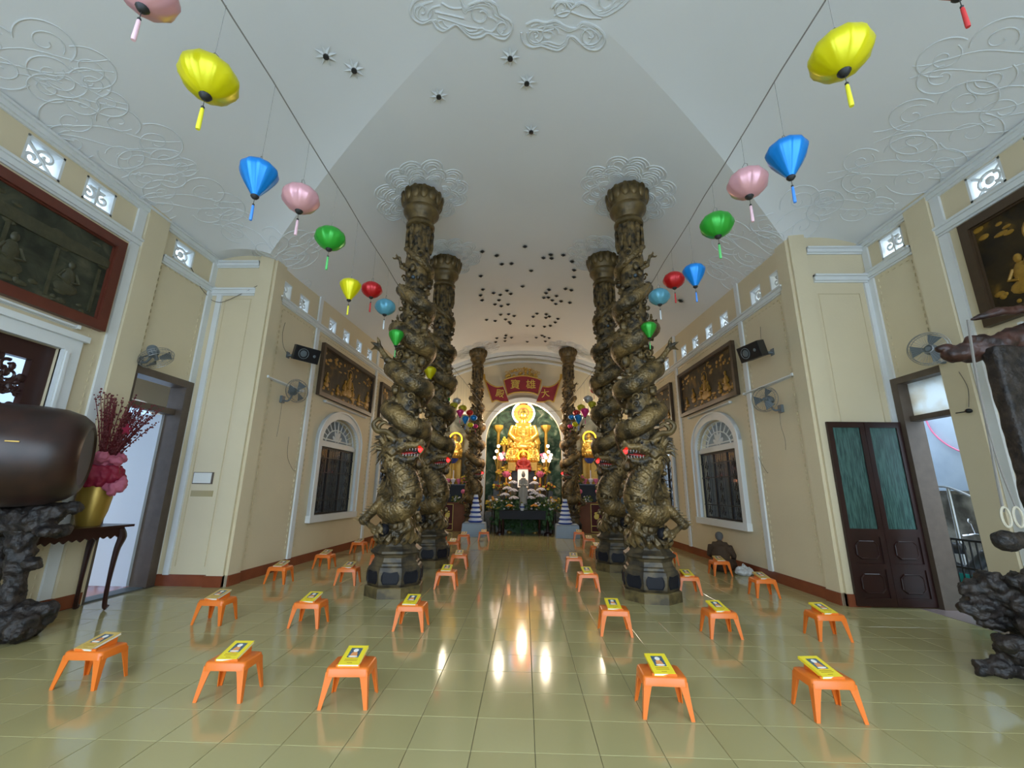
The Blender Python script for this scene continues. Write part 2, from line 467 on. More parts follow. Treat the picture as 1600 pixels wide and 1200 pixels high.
# ------------------------------------------------------------------ ceiling: barrel vault over the nave, coved vault over the crossing
CROWN, EAVE, HW, GY = 7.55, 5.93, 4.9, 3.57
def vz(x): return CROWN-(CROWN-EAVE)*(min(abs(x), HW)/HW)**2
def yg(x): return GY+.73*min(abs(x), HW)
def fz(x, xg): return CROWN-(CROWN-EAVE)*(x/6.15)**2-(CROWN-EAVE)*xg*xg*(1/HW**2-1/6.15**2)*max(0, 1-(x-xg)/(6.4-xg))**2
def cz(x, y):
    xg = abs(y-GY)/.73
    if abs(x) <= min(xg, HW): return vz(x)
    return fz(abs(x), min(xg, HW))
mb = MB()
NXc = 28
xs = [HW*(-1+2*i/(2*NXc)) for i in range(2*NXc+1)]
def sheet(rows):
    n = len(rows[0]); vs = [p for r in rows for p in r]
    mb.add(vs, [(a*n+b, a*n+b+1, (a+1)*n+b+1, (a+1)*n+b) for a in range(len(rows)-1) for b in range(n-1)])
sheet([[(x, lerp(yg(x), 18.4, t/14), vz(x)) for x in xs] for t in range(15)])
sheet([[(x, lerp(2*GY-yg(x), -1.5, t/6), vz(x)) for x in xs if True] for t in range(7)])
for sd in (-1, 1):
    for sy in (1, -1):
        rows = []
        for k in range(NXc+1):
            xg = HW*k/NXc
            rows.append([(sd*lerp(xg, 6.3, q/12), GY+sy*(yg(xg)-GY), fz(lerp(xg, 6.3, q/12), xg)) for q in range(13)])
        sheet(rows)
        e_ = yg(HW)-GY
        sheet([[(sd*lerp(HW, 6.3, q/12), GY+sy*(e_+y), fz(lerp(HW, 6.3, q/12), HW)) for q in range(13)] for y in (0, 1.0)])
ce = mb.build('ceiling', M['ceiling'], smooth=True)
ce.data.polygons.foreach_set('use_smooth', [True]*len(ce.data.polygons))
ceiling = tag(ce, 'white vaulted ceiling with plaster clouds', kind='structure')

# ------------------------------------------------------------------ walls
class Wall:
    def __init__(s, name, a, b, label, z1=6.75, z0=0):
        s.P = Vector((a[0], a[1], 0)); d = Vector((b[0]-a[0], b[1]-a[1], 0)); s.L = d.length; s.x = d.normalized()
        s.y = Vector((0, 0, 1)).cross(s.x); s.name = name; s.label = label; s.z1 = z1; s.z0 = z0; s.holes = []
        s.M = Matrix((( s.x.x, s.y.x, 0, s.P.x), (s.x.y, s.y.y, 0, s.P.y), (0, 0, 1, 0), (0, 0, 0, 1)))
        s.ob = None
    def px(s, u, v, d=0.0):
        r = ray(u, v); o = Vector((0, 0, EYE))-s.P
        t = (d-o.dot(s.y))/r.dot(s.y); p = o+r*t
        return p.dot(s.x), p.z
    def at(s, a, z, d=0.0, rot=None):
        m_ = s.M @ Matrix.Translation((a, d, z))
        return m_ @ rot if rot is not None else m_
    def hole(s, a0, a1, z0, z1, arch=None): s.holes.append((a0, a1, z0, z1, arch)); return s
    def make(s, th=.22, mt='cream'):
        xs = sorted({0.0, s.L, *[q for h in s.holes for q in h[:2]]}); zs = sorted({s.z0, s.z1, *[q for h in s.holes for q in h[2:4]]})
        mb = MB()
        for i in range(len(xs)-1):
            run = None
            for j in range(len(zs)-1):
                cx = (xs[i]+xs[i+1])/2; c_ = (zs[j]+zs[j+1])/2
                inside = any(h[0] < cx < h[1] and h[2] < c_ < h[3] for h in s.holes)
                if not inside: run = (run[0], zs[j+1]) if run else (zs[j], zs[j+1])
                if inside or j == len(zs)-2:
                    if run: mb.bx((xs[i], -th, run[0]), (xs[i+1], 0, run[1]))
                    run = None
        for a0, a1, z0, z1, arch in s.holes:
            if arch is not None:
                cx = (a0+a1)/2; A = arc(cx, arch, (a1-a0)/2, z1-arch, PI, 0, 24)
                mb.band(A, [(p[0], z1+.001) for p in A], -th, 0)
        s.ob = mb.build(s.name, M[mt], smooth=False, M4=s.M)
        tag(s.ob, s.label, kind='structure'); return s
    def strip(s, a, z0, z1, w=.13, d=.035, name='white_strip', mt='white', th=0):
        mb = MB(); mb.bx((a-w/2, -.01, z0), (a+w/2, d, z1)); return mb.build(name, M[mt], s.ob, smooth=False)
    def rail(s, a0, a1, z, h=.11, d=.05, name='string_course', mt='white'):
        mb = MB(); mb.bx((a0, -.01, z-h/2), (a1, d, z+h/2)); mb.bx((a0, -.01, z+h/2-.035), (a1, d+.03, z+h/2)); mb.bx((a0, -.01, z-h/2-.03), (a1, d*.5, z-h/2))
        return mb.build(name, M[mt], s.ob, smooth=False)
    def skirt(s, a0, a1, pil=None):
        mb = MB()
        if pil: mb.bx((pil[0], 0, 0), (pil[1], .075, .17))
        mb = mb; mb.bx((a0, -.01, 0), (a1, .03, .16)); mb.bx((a0, -.01, .16), (a1, .018, .175))
        return mb.build('skirting', M['skirt'], s.ob, smooth=False)
    def beads(s, segs):
        mb = MB()
        for (a0, z0, a1, z1) in segs:
            L = math.hypot(a1-a0, z1-z0); n = max(2, int(L/.11))
            for k in range(n):
                t = (k+.5)/n; a = lerp(a0, a1, t); z = lerp(z0, z1, t)
                hz = abs(z1-z0) > abs(a1-a0); w = (.008, .028) if hz else (.028, .008)
                mb.bx((a-w[0], 0, z-w[1]), (a+w[0], .012, z+w[1]))
        o = mb.build('bead_moulding', M['cream_panel'], s.ob, smooth=False); o['kind'] = 'stuff'; return o

NL = Wall('wall_left', (-4.45, 18.0), (-4.93, 7.4), 'cream left wall of the nave')
NR = Wall('wall_right', (4.75, 7.0), (4.30, 18.0), 'cream right wall of the nave')
TL = Wall('wall_left', (-6.1, 7.4), (-6.1, -1.2), 'cream left wall of the front bay')
TR = Wall('wall_right', (6.05, -1.2), (6.05, 7.0), 'cream right wall of the front bay')
JL = Wall('wall_front_left', (-4.93, 7.4), (-6.1, 7.4), 'cream return wall between the front bay and the nave, left')
JR = Wall('wall_front_right', (6.05, 7.0), (4.75, 7.0), 'cream return wall between the front bay and the nave, right')
EN = Wall('wall_end', (4.30, 18.0), (-4.45, 18.0), 'cream end wall behind the altar', z1=7.9)
BK = Wall('wall_back', (-6.1, -1.2), (6.05, -1.2), 'front facade wall with wide doorways', z1=7.9)

def dl(d): return NL.L-d          # distance from the near corner of the left nave wall
VZ = 5.55; VH = .18; VWd = .19
nave_vents = [.44, 1.12, 2.42, 3.18, 3.98, 4.74, 6.08, 6.85, 7.6]
WIN = [(2.47, 4.45), (6.2, 8.18)]
for w, f in ((NL, dl), (NR, lambda d: d)):
    for d in nave_vents:
        q = sorted((f(d-VWd), f(d+VWd))); w.hole(q[0], q[1], VZ-VH-.04, VZ+VH-.04)
    for a, b in WIN:
        q = sorted((f(a), f(b))); w.hole(q[0], q[1], .97, 3.30, arch=2.68)
for s_ in (3.05, 2.33, .78, 4.3): TL.hole(s_-.22, s_+.22, 5.42, 5.78)
TL.hole(.16, 1.22, 0, 3.32)
TL.hole(2.28, 4.6, 1.0, 3.32)
for s_ in (7.63, 6.16, 5.45): TR.hole(s_-.22, s_+.22, 5.45, 5.83)
TR.hole(7.07, 8.08, 0, 3.38)
EN.hole(2.75, 5.95, .0, 5.27, arch=3.6)
EN.hole(6.35, 7.75, 1.2, 4.75, arch=4.05)
EN.hole(1.0, 2.4, 1.2, 4.75, arch=4.05)
for a, b in ((.7, 4.0), (4.5, 7.65), (8.15, 11.45)): BK.hole(a, b, 0, 5.3)
for w in (NL, NR, TL, TR, JL, JR, EN, BK): w.make()

# trim of the nave walls
for w, f in ((NL, dl), (NR, lambda d: d)):
    for d in (1.76, 5.36, 9.1):
        w.strip(f(d), .17, 5.2); w.strip(f(d), 5.32, 6.4)
    q = sorted((f(0.25), f(10.9 if w is NR else 10.5))); w.rail(q[0], q[1], 5.26)
    for d0, d1 in ((0, .28), (1.9, 2.0)):
        pass
    q = sorted((f(0.0), f(.3))); mb = MB(); mb.bx((q[0], -.01, 0), (q[1], .05, 6.4)); mb.build('pilaster', M['cream'], w.ob, smooth=False)
    w.skirt(0, w.L, tuple(sorted((f(0), f(.3)))))
    segs = []
    for a, b in ((.42, 1.62), (1.92, 5.2), (5.52, 8.95)):
        a_, b_ = sorted((f(a), f(b)))
        segs += [(a_, .35, a_, 5.1), (b_, .35, b_, 5.1), (a_, 5.1, b_, 5.1)]
    w.beads(segs)
# trim of the front bay
TL.strip(1.70, .17, 5.24, .14); TL.strip(1.70, 5.36, 5.95, .14); TL.strip(.06, .17, 5.24, .12); TL.strip(.06, 5.36, 5.95, .12)
TL.rail(1.62, 8.5, 5.30); TL.rail(0, 1.2, 5.30)
mb = MB(); mb.bx((1.24, -.01, 0), (1.62, .07, 6.3)); mb.build('pilaster', M['cream'], TL.ob, smooth=False)
TL.rail(0, 8.6, 5.90, h=.1, d=.06, name='cornice')
TL.skirt(1.30, 8.6, (1.26, 1.66))
TL.beads([(1.98, 3.55, 1.98, 5.18), (.2, 3.5, .2, 5.2), (1.16, 3.5, 1.16, 5.2), (.2, 5.2, 1.16, 5.2), (1.85, .2, 1.85, 3.4)])
TR.strip(6.80, .17, 5.24, .14); TR.strip(6.80, 5.36, 5.95, .14); TR.strip(8.13, 2.8, 5.24, .12); TR.strip(8.13, 5.36, 5.95, .12)
TR.rail(0, 6.88, 5.34); TR.rail(7.3, 8.2, 5.34)
mb = MB(); mb.bx((6.88, -.01, 0), (7.26, .07, 6.3)); mb.bx((6.0, -.01, 0), (6.1, .0, .1)); mb.build('pilaster', M['cream'], TR.ob, smooth=False)
TR.rail(0, 8.2, 5.92, h=.1, d=.06, name='cornice')
TR.skirt(0, 6.95, (6.86, 7.0))
TR.beads([(6.6, 3.6, 6.6, 5.2), (7.36, 3.5, 7.36, 5.2), (8.0, 3.5, 8.0, 5.2), (7.36, 5.2, 8.0, 5.2)])
JL.rail(.28, 1.17, 5.26); JL.strip(.98, .17, 5.2, .1); JL.skirt(0, 1.17, (0, .3)); JL.rail(.3, 1.17, 5.85, h=.1, name='cornice')
mb = MB(); mb.bx((0, -.01, 0), (.28, .05, 6.3)); mb.build('pilaster', M['cream'], JL.ob, smooth=False)
mb = MB()
for a, z0, b, z1 in ((.36, .3, .37, 5.1), (.86, .3, .87, 5.1), (.36, 5.1, .87, 5.11)): mb.bx((a, 0, z0), (b, .012, z1))
mb.build('panel_moulding', M['cream_panel'], JL.ob, smooth=False)
JR.rail(0, .95, 5.30); JR.strip(.06, .17, 5.2, .1); JR.skirt(0, 1.3, (1.0, 1.3)); JR.rail(0, 1.0, 5.85, h=.1, name='cornice')
mb = MB(); mb.bx((1.02, -.01, 0), (1.30, .05, 6.3)); mb.build('pilaster', M['cream'], JR.ob, smooth=False)
mb = MB()
for a, z0, b, z1 in ((.2, .3, .21, 5.0), (.9, .3, .91, 5.0), (.2, 5.0, .91, 5.01)): mb.bx((a, 0, z0), (b, .012, z1))
mb.build('panel_moulding', M['cream_panel'], JR.ob, smooth=False)
# arched cornice of the end wall
mb = MB()
for (o0, o1, d) in ((.0, .16, .22), (.20, .30, .14), (.42, .50, .07)):
    A = []; B = []
    for k in range(41):
        x = lerp(0, EN.L, k/40); X = 4.30-x; z = vz(X)
        A.append((x, z-o0)); B.append((x, z-o1))
    mb.band(A, B, 0, d)
mb.build('arched_cornice', M['white'], EN.ob)
# white surround of the altar arch
def surround(w, a0, a1, z0, spring, top, wd, d, name='arch_surround', mt='white', sill=True, parent=None, inner=0.0):
    cx = (a0+a1)/2; r = (a1-a0)/2
    A = [(a0+inner, z0)]+[(p[0], p[1]) for p in arc(cx, spring, r-inner, top-spring-inner, PI, 0, 28)]+[(a1-inner, z0)]
    B = [(a0-wd, z0)]+[(p[0], p[1]) for p in arc(cx, spring, r+wd, top-spring+wd, PI, 0, 28)]+[(a1+wd, z0)]
    mb = MB(); mb.band(A, B, -.02, d)
    B2 = [(a0-wd, z0)]+[(p[0], p[1]) for p in arc(cx, spring, r+wd, top-spring+wd, PI, 0, 28)]+[(a1+wd, z0)]
    A2 = [(a0-wd+.04, z0)]+[(p[0], p[1]) for p in arc(cx, spring, r+wd-.04, top-spring+wd-.04, PI, 0, 28)]+[(a1+wd-.04, z0)]
    mb.band(A2, B2, 0, d+.025)
    if sill: mb.bx((a0-wd-.02, -.02, z0-.14), (a1+wd+.02, d+.04, z0+.01))
    return mb.build(name, M[mt], parent or w.ob, smooth=True)
surround(EN, 2.75, 5.95, 0, 3.6, 5.27, .2, .08, sill=False)
surround(EN, 6.35, 7.75, 1.2, 4.05, 4.75, .1, .04, sill=False)
surround(EN, 1.0, 2.4, 1.2, 4.05, 4.75, .1, .04, sill=False)

# ------------------------------------------------------------------ windows of the nave
def curl(mb, cx, cz_, r, turns, ph, y, th, n=22, sgn=1, flip=1):
    pts = []
    for k in range(n+1):
        t = k/n; a = ph+sgn*turns*2*PI*t; q = r*(1-.8*t)
        pts.append((cx+flip*q*math.cos(a), y, cz_+q*math.sin(a)))
    mb.tube(pts, th, 5)
def nave_window(w, a0, a1, n, label):
    z0, spring, top, bar = .97, 2.68, 3.30, 2.56
    o = thing('window_%d' % n, None, None, M4=w.M); o['kind'] = 'structure'; o['label'] = label
    surround(w, a0, a1, z0, spring, top, .2, .07, 'window_surround', parent=o)
    mb = MB(); mb.bx((a0, -.14, bar), (a1, -.02, bar+.09)); mb.build('transom', M['white'], o, smooth=False)
    # glass panes of the lower light, three casements
    f = MB(); W_ = (a1-a0)/3
    for k in range(4):
        x = a0+k*W_; f.bx((x-.022, -.12, z0), (x+.022, -.07, bar))
    f.bx((a0, -.12, z0), (a1, -.07, z0+.05)); f.bx((a0, -.12, bar-.05), (a1, -.07, bar))
    f.build('window_frame', M['iron'], o, smooth=False)
    for k in range(3):
        g = MB(); g.bx((a0+k*W_+.02, -.10, z0+.04), (a0+(k+1)*W_-.02, -.094, bar-.04)); g.build('pane', M['glassdark'], o, smooth=False)
    # wrought iron grille, bars and a column of scrolls in each casement
    g = MB()
    for k in range(3):
        cx = a0+(k+.5)*W_
        for q in (-.32, -.16, .16, .32):
            g.cyl((cx+q*W_*.95, -.05, z0+.03), (cx+q*W_*.95, -.05, bar-.03), .007, n=5)
        zz = z0+.14
        while zz < bar-.15:
            curl(g, cx, zz, .075, 1.2, 0, -.05, .009); curl(g, cx, zz+.06, .075, 1.2, PI, -.05, .009)
            g.ell((cx, -.05, zz+.13), (.03, .012, .05), 8, 5)
            zz += .27
    for z in (1.3, 1.95, 2.3): g.bx((a0+.02, -.056, z-.01), (a1-.02, -.044, z+.01))
    g.build('iron_grille', M['iron'], o)
    # pierced fanlight, white lotus and rays
    g = MB(); cx = (a0+a1)/2; zb = bar+.09; R_ = (a1-a0)/2-.02; H_ = top-zb-.02
    for q in (.98, .60): 
        P = [(cx+R_*q*math.cos(a*PI/24), -.08, zb+H_*q*math.sin(a*PI/24)) for a in range(25)]
        g.tube(P, .022 if q > .9 else .017, 5)
    for k in range(1, 12):
        a = PI*k/12
        g.cyl((cx+R_*.62*math.cos(a), -.08, zb+H_*.62*math.sin(a)), (cx+R_*.97*math.cos(a), -.08, zb+H_*.97*math.sin(a)), .013, n=5)
    for k, (t, s_) in enumerate(((PI/2, 1), (PI*.66, .9), (PI*.34, .9), (PI*.82, .75), (PI*.18, .75))):
        R3 = Matrix.Rotation(-(t-PI/2), 3, 'Y')
        g.ell(Vector((cx+.16*math.cos(t), -.08, zb+.06+.2*s_*math.sin(t))), (.05, .02, .17*s_), 8, 6, R3)
    g.bx((cx-R_, -.1, zb-.01), (cx+R_, -.06, zb+.05)); g.bx((cx-R_*.8, -.1, zb+.09), (cx+R_*.8, -.06, zb+.115))
    g.build('fanlight_tracery', M['white'], o)
    return o
k = 1
for w, f, nm in ((NL, dl, 'left'), (NR, lambda d: d, 'right')):
    for i, (a, b) in enumerate(WIN):
        q = sorted((f(a), f(b)))
        nave_window(w, q[0], q[1], k, 'arched window with iron grille in the %s nave wall%s' % (nm, ', nearest the camera' if i == 0 else ', behind the dragon columns')); k += 1

# pierced ventilation blocks
def vent(w, a, z, hw, hh, pat, n):
    o = MB()
    for q in ((-hw, -hw+.03), (hw-.03, hw)): o.bx((a+q[0], -.16, z-hh), (a+q[1], -.0, z+hh))
    for q in ((-hh, -hh+.03), (hh-.03, hh)): o.bx((a-hw, -.16, z+q[0]), (a+hw, -.0, z+q[1]))
    t = .022; y = -.07
    if pat % 3 == 0:
        curl(o, a-.3*hw, z+.25*hh, .45*hw, 1.1, 0, y, t); curl(o, a+.35*hw, z-.3*hh, .45*hw, 1.1, PI, y, t)
        o.cyl((a-hw, y, z-hh), (a+hw, y, z+hh), t, n=6)
    elif pat % 3 == 1:
        for s_ in (-1, 1): curl(o, a+s_*.45*hw, z, .42*hw, 1.2, PI/2, y, t, flip=s_)
        o.bx((a-.015, y-.03, z-hh), (a+.015, y+.03, z+hh)); o.bx((a-.5*hw, y-.02, z+.5*hh), (a+.5*hw, y+.02, z+.62*hh))
    else:
        o.tube([(a+.6*hw*math.cos(q*PI/8), y, z+.6*hh*math.sin(q*PI/8)) for q in range(16)], t, 5, closed=True)
        for q in range(4):
            an = PI/4+q*PI/2; o.cyl((a+.4*hw*math.cos(an), y, z+.4*hh*math.sin(an)), (a+1.2*hw*math.cos(an), y, z+1.2*hh*math.sin(an)), t, n=5)
        o.ell((a, y, z), (.06, .03, .06), 8, 6)
    ob = o.build('vent_block', M['white'], w.ob); return ob
k = 0
for d in nave_vents: vent(NL, dl(d), VZ-.04, VWd, VH, k, 0); vent(NR, d, VZ-.04, VWd, VH, k+1, 0); k += 1
for s_ in (3.05, 2.33, .78, 4.3): vent(TL, s_, 5.60, .22, .18, k, 0); k += 1
for s_ in (7.63, 6.16, 5.45): vent(TR, s_, 5.64, .22, .19, k, 0); k += 1

# ------------------------------------------------------------------ carved timber screen window in the left front wall
o = thing('window_5', 'dark carved timber screen in white surround beside the wooden drum', None, M4=TL.M); o['kind'] = 'structure'
mb = MB()
for a0, a1, z0, z1 in ((2.08, 2.28, .8, 3.52), (4.6, 4.8, .8, 3.52), (2.28, 4.6, 3.32, 3.52), (2.28, 4.6, .8, 1.0)): mb.bx((a0, -.02, z0), (a1, .06, z1))
mb.bx((2.04, -.02, 3.48), (4.84, .11, 3.56)); mb.bx((2.04, -.02, .76), (4.84, .11, .86)); mb.bx((2.22, 0, 1.0), (2.26, .08, 3.3))
mb.build('window_surround', M['white'], o, smooth=False)
mb = MB()
for a0, a1, z0, z1 in ((2.28, 2.5, 1.0, 3.32), (4.4, 4.6, 1.0, 3.32), (2.5, 4.4, 3.1, 3.32), (2.5, 4.4, 1.0, 1.2), (3.4, 3.48, 1.2, 3.1)): mb.bx((a0, -.15, z0), (a1, -.06, z1))
mb.build('screen_frame', M['screen_wood'], o, smooth=False)
mb = MB()
for i in range(210):
    a = random.uniform(2.52, 4.38); z = random.uniform(1.22, 3.08)
    curl(mb, a, z, random.uniform(.05, .11), random.uniform(.5, 1.1), random.uniform(0, 6.3), -.1, random.uniform(.014, .024), n=9, flip=random.choice((-1, 1)))
for i in range(170):
    mb.ell((random.uniform(2.52, 4.38), -.1, random.uniform(1.22, 3.08)), (random.uniform(.03, .07), .03, random.uniform(.03, .06)), 7, 5)
ob = mb.build('carved_tracery', M['screen_wood'], o); ob['kind'] = 'stuff'

# ------------------------------------------------------------------ left doorway
o = thing('door_1', 'open doorway with brown timber frame and fanlight bar in the left wall', None, M4=TL.M); o['kind'] = 'structure'
mb = MB()
mb.bx((.04, -.24, 0), (.2, .05, 3.3)); mb.bx((1.16, -.24, 0), (1.26, .03, 3.3)); mb.bx((.04, -.24, 3.3), (1.28, .05, 3.42)); mb.bx((.2, -.2, 2.80), (1.16, -.06, 2.90))
mb.build('door_frame', M['wood2'], o, smooth=False)
mb = MB(); mb.bx((.2, -.24, -.005), (1.16, 0, .012)); mb.build('threshold', M['grey'], o, smooth=False)
mb = MB(); mb.bx((.2, -.95, .03), (.25, -.24, 2.8)); mb.build('door_leaf', M['ext_white'], o, smooth=False)
# right doorway
o = thing('door_2', 'open doorway with dark frame and stained frosted transom in the right wall', None, M4=TR.M); o['kind'] = 'structure'
mb = MB()
mb.bx((7.02, -.24, 0), (7.10, .03, 3.33)); mb.bx((8.02, -.24, 0), (8.14, .05, 3.33)); mb.bx((7.02, -.24, 3.33), (8.14, .05, 3.43)); mb.bx((7.1, -.2, 2.72), (8.02, -.04, 2.80))
mb.build('door_frame', M['wood2'], o, smooth=False)
mb = MB(); mb.bx((7.1, -.12, 2.8), (8.02, -.112, 3.33)); mb.build('transom_pane', M['frosted'], o, smooth=False)
mb = MB(); mb.bx((7.0, -.24, -.005), (8.1, .32, .004)); mb.build('threshold', M['strip'], o, smooth=False)
# folded-back door leaves against the right return wall
o = thing('door_3', 'dark red timber folding door with ribbed green glass, folded back beside the right doorway', None, M4=JR.M); o['kind'] = 'structure'
for lf in range(2):
    a0 = .06+lf*.575; a1 = a0+.57; y0, y1 = .06, .105
    mb = MB()
    for q in ((a0, a0+.075, .02, 2.72), (a1-.075, a1, .02, 2.72), (a0+.075, a1-.075, 2.63, 2.72), (a0+.075, a1-.075, .98, 1.09), (a0+.075, a1-.075, .52, .6), (a0+.075, a1-.075, .02, .13)):
        mb.bx((q[0], y0, q[2]), (q[1], y1, q[3]))
    lfo = mb.build('door_leaf', M['wood'], o, smooth=False)
    for z0, z1 in ((.13, .52), (.6, .98)):
        mb = MB(); mb.bx((a0+.075, y0+.005, z0), (a1-.075, y1-.02, z1))
        cx = (a0+a1)/2; c_ = (z0+z1)/2; w_ = .155; h_ = (z1-z0)/2-.07
        oct_ = [(cx-w_, c_-h_+.05), (cx-w_+.05, c_-h_), (cx+w_-.05, c_-h_), (cx+w_, c_-h_+.05), (cx+w_, c_+h_-.05), (cx+w_-.05, c_+h_), (cx-w_+.05, c_+h_), (cx-w_, c_+h_-.05)]
        mb.prism(oct_, y1-.02, y1-.004); mb.tube([(p[0], y1-.008, p[1]) for p in oct_], .012, 6, closed=True)
        mb.build('raised_panel', M['wood'], lfo, smooth=False)
    mb = MB(); mb.bx((a0+.075, y0+.015, 1.09), (a1-.075, y1-.02, 2.63)); mb.build('glass_pane', M['glass_green'], lfo, smooth=False)

# ------------------------------------------------------------------ outside
mb = MB(); mb.bx((-40, -40, -.3), (40, 60, -.07)); tag(mb.build('ground', M['ext_white'], smooth=False), 'ground around the building', kind='structure')
mb = MB(); mb.bx((-8.6, 3.6, -.06), (-6.32, 17, -.02)); tag(mb.build('floor_left', M['pinktile'], smooth=False), 'pink tiled side terrace outside the left doorway', kind='structure')
mb = MB(); mb.bx((-13, -6, -.2), (-12.8, 40, 9)); tag(mb.build('sky_backdrop_left', M['ext_blue'], smooth=False), 'added pale backdrop hiding the sky beyond the left terrace', kind='structure')  # added backdrop, keeps the bare sky from blowing out the doorway
AL = Wall('wall_terrace', (-7.7, 10.4), (-7.7, 6.2), 'white arched terrace wall outside the left doorway', z1=4.0)
AL.hole(1.45, 3.2, 0, 3.25, arch=2.4); AL.make(.2, 'cream')
mb = MB(); mb.bx((-8.8, 4.4, 4.06), (-6.32, 8.8, 4.2)); tag(mb.build('terrace_shade_slab', M['ext_white'], smooth=False), 'added slab shading the left terrace', kind='structure')  # added slab, there to shade the arched wall below it
mb = MB(); mb.bx((-7.3, 1.6, -.05), (-7.15, 5.3, 4.4)); tag(mb.build('screen_sky_block', M['ext_dark'], smooth=False), 'added backing that hides the sky behind the carved screen', kind='structure')  # added backing, blocks the bright sky seen through the tracery
# gallery roofs and outer walls beside the nave, added to darken the windows
for sd, nm in ((-1, 'left'), (1, 'right')):
    mb = MB(); mb.bx((sd*5.2, 7.9, 3.9), (sd*7.6, 18.2, 4.05)); tag(mb.build('gallery_shade_roof', M['ext_dark'], smooth=False), 'added shading roof of the side gallery, %s' % nm, kind='structure')
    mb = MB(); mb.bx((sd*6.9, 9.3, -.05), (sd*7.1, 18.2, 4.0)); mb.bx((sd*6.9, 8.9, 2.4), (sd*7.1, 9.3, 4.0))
    tag(mb.build('gallery_shade_wall', M['ext_dark'], smooth=False), 'added sky-blocking outer wall of the side gallery, %s' % nm, kind='structure')
mb = MB(); mb.bx((8.7, 3.0, -.1), (8.9, 12.0, 4.6)); tag(mb.build('wall_outside_right', M['bluewall'], smooth=False), 'pale blue wall across the alley outside the right doorway', kind='structure')
mb = MB(); mb.bx((8.3, 3.0, -.1), (8.7, 12.0, 1.62)); tag(mb.build('wall_outside_right', M['dirtywall'], smooth=False), 'stained concrete ledge below the pale blue wall', kind='structure')
# balustrade on the left terrace
bal = thing('balustrade', 'pale balustrade along the terrace beyond the left doorway', 'balustrade', (-7.45, 6.3, -.02))
mb = MB(); mb.bx((-.05, 0, .72), (.07, 2.6, .80)); mb.bx((-.05, 0, .0), (.07, 2.6, .09)); mb.build('rail', M['ext_white'], bal, smooth=False)
bme = MB().lathe([(.035, .09), (.02, .2), (.05, .34), (.045, .42), (.02, .55), (.035, .72)], 10).mesh('baluster', M['ext_white'], True)
for k in range(13):
    b = bpy.data.objects.new('baluster', bme); C.objects.link(b); b.parent = bal; b.location = (.01, .1+k*.2, 0)
# niches behind the end wall
mb = MB(); mb.bx((-1.9, 20.2, 0), (1.8, 20.3, 5.8)); tag(mb.build('wall_niche', M['mural'], smooth=False), 'painted forest mural at the back of the altar niche', kind='structure')
for q in (((-1.95, 18.22, 0), (-1.80, 20.2, 5.5)), ((1.65, 18.22, 0), (1.8, 20.2, 5.5)), ((-1.95, 18.22, 5.5), (1.8, 20.3, 5.7))):
    tag(MB().bx(*q).build('wall_niche', M['mural'], smooth=False), 'painted inner side of the altar niche', kind='structure')
tag(MB().bx((-1.9, 18.1, -.06), (1.8, 20.3, .0)).build('floor_niche', M['grout'], smooth=False), 'floor of the altar niche', kind='structure')
for a, b in ((6.2, 7.9), (.85, 2.55)):
    x0, x1 = sorted((4.3-a, 4.3-b)); nm = 'left' if a > 3 else 'right'
    for q in (((x0, 18.9, 1.2), (x1, 19.0, 5.0)), ((x0, 18.22, 1.2), (x0+.06, 18.9, 5.0)), ((x1-.06, 18.22, 1.2), (x1, 18.9, 5.0)), ((x0, 18.22, 5.0), (x1, 19, 5.1)), ((x0, 18.22, 1.05), (x1, 19, 1.2))):
        tag(MB().bx(*q).build('wall_niche', M['mural_grey'], smooth=False), 'grey painted side niche, %s of the altar' % nm, kind='structure')
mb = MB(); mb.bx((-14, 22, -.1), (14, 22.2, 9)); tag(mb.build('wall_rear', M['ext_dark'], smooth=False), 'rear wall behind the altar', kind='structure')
# ------------------------------------------------------------------ plaster clouds and star lamps on the ceiling
def on_ceiling(pts, off=.004): return [(p[0], p[1], cz(p[0], p[1])-off) for p in pts]
def spiral2(cx, cy, r, turns, ph, sg, n=20):
    return [(cx+r*(1-.82*k/n)*math.cos(ph+sg*2*PI*turns*k/n), cy+r*(1-.82*k/n)*math.sin(ph+sg*2*PI*turns*k/n)) for k in range(n+1)]
def cloud_relief(cx, cy, w, h, rot, seed, rr=.011, lobes=5):
    rnd = random.Random(seed); mb = MB(); ca, sa = math.cos(rot), math.sin(rot)
    def tf(P): return on_ceiling([(cx+p[0]*ca-p[1]*sa, cy+p[0]*sa+p[1]*ca) for p in P])
    base = []
    for k in range(lobes):
        a = 2*PI*k/lobes+rnd.uniform(-.2, .2); base.append((w*.32*math.cos(a), h*.32*math.sin(a), rnd.uniform(.26, .38)*min(w, h)))
    for i, (x, y, r) in enumerate(base):
        a = math.atan2(y, x)
        mb.tube(tf([(x+r*math.cos(a+t*2.0), y+r*math.sin(a+t*2.0)) for t in [q/9-1 for q in range(19)]]), rr, 5)
        mb.tube(tf(spiral2(x, y, r*.68, 1.15, a+PI*.6, rnd.choice((-1, 1)))), rr*.8, 5)
    for s_ in (-1, 1):
        P = [(x, s_*h*.12+.06*h*math.sin(x/w*9+s_)) for x in [w*(q/14-.5) for q in range(15)]]
        mb.tube(tf(P), rr*.8, 5)
    return mb.build('cloud_relief', M['relief'], ceiling)
def ceil_px(u, v):
    d = ray(u, v); lo, hi = .5, 30
    for _ in range(50):
        t = (lo+hi)/2
        if EYE+d.z*t > cz(d.x*t, d.y*t): hi = t
        else: lo = t
    return d.x*lo, d.y*lo
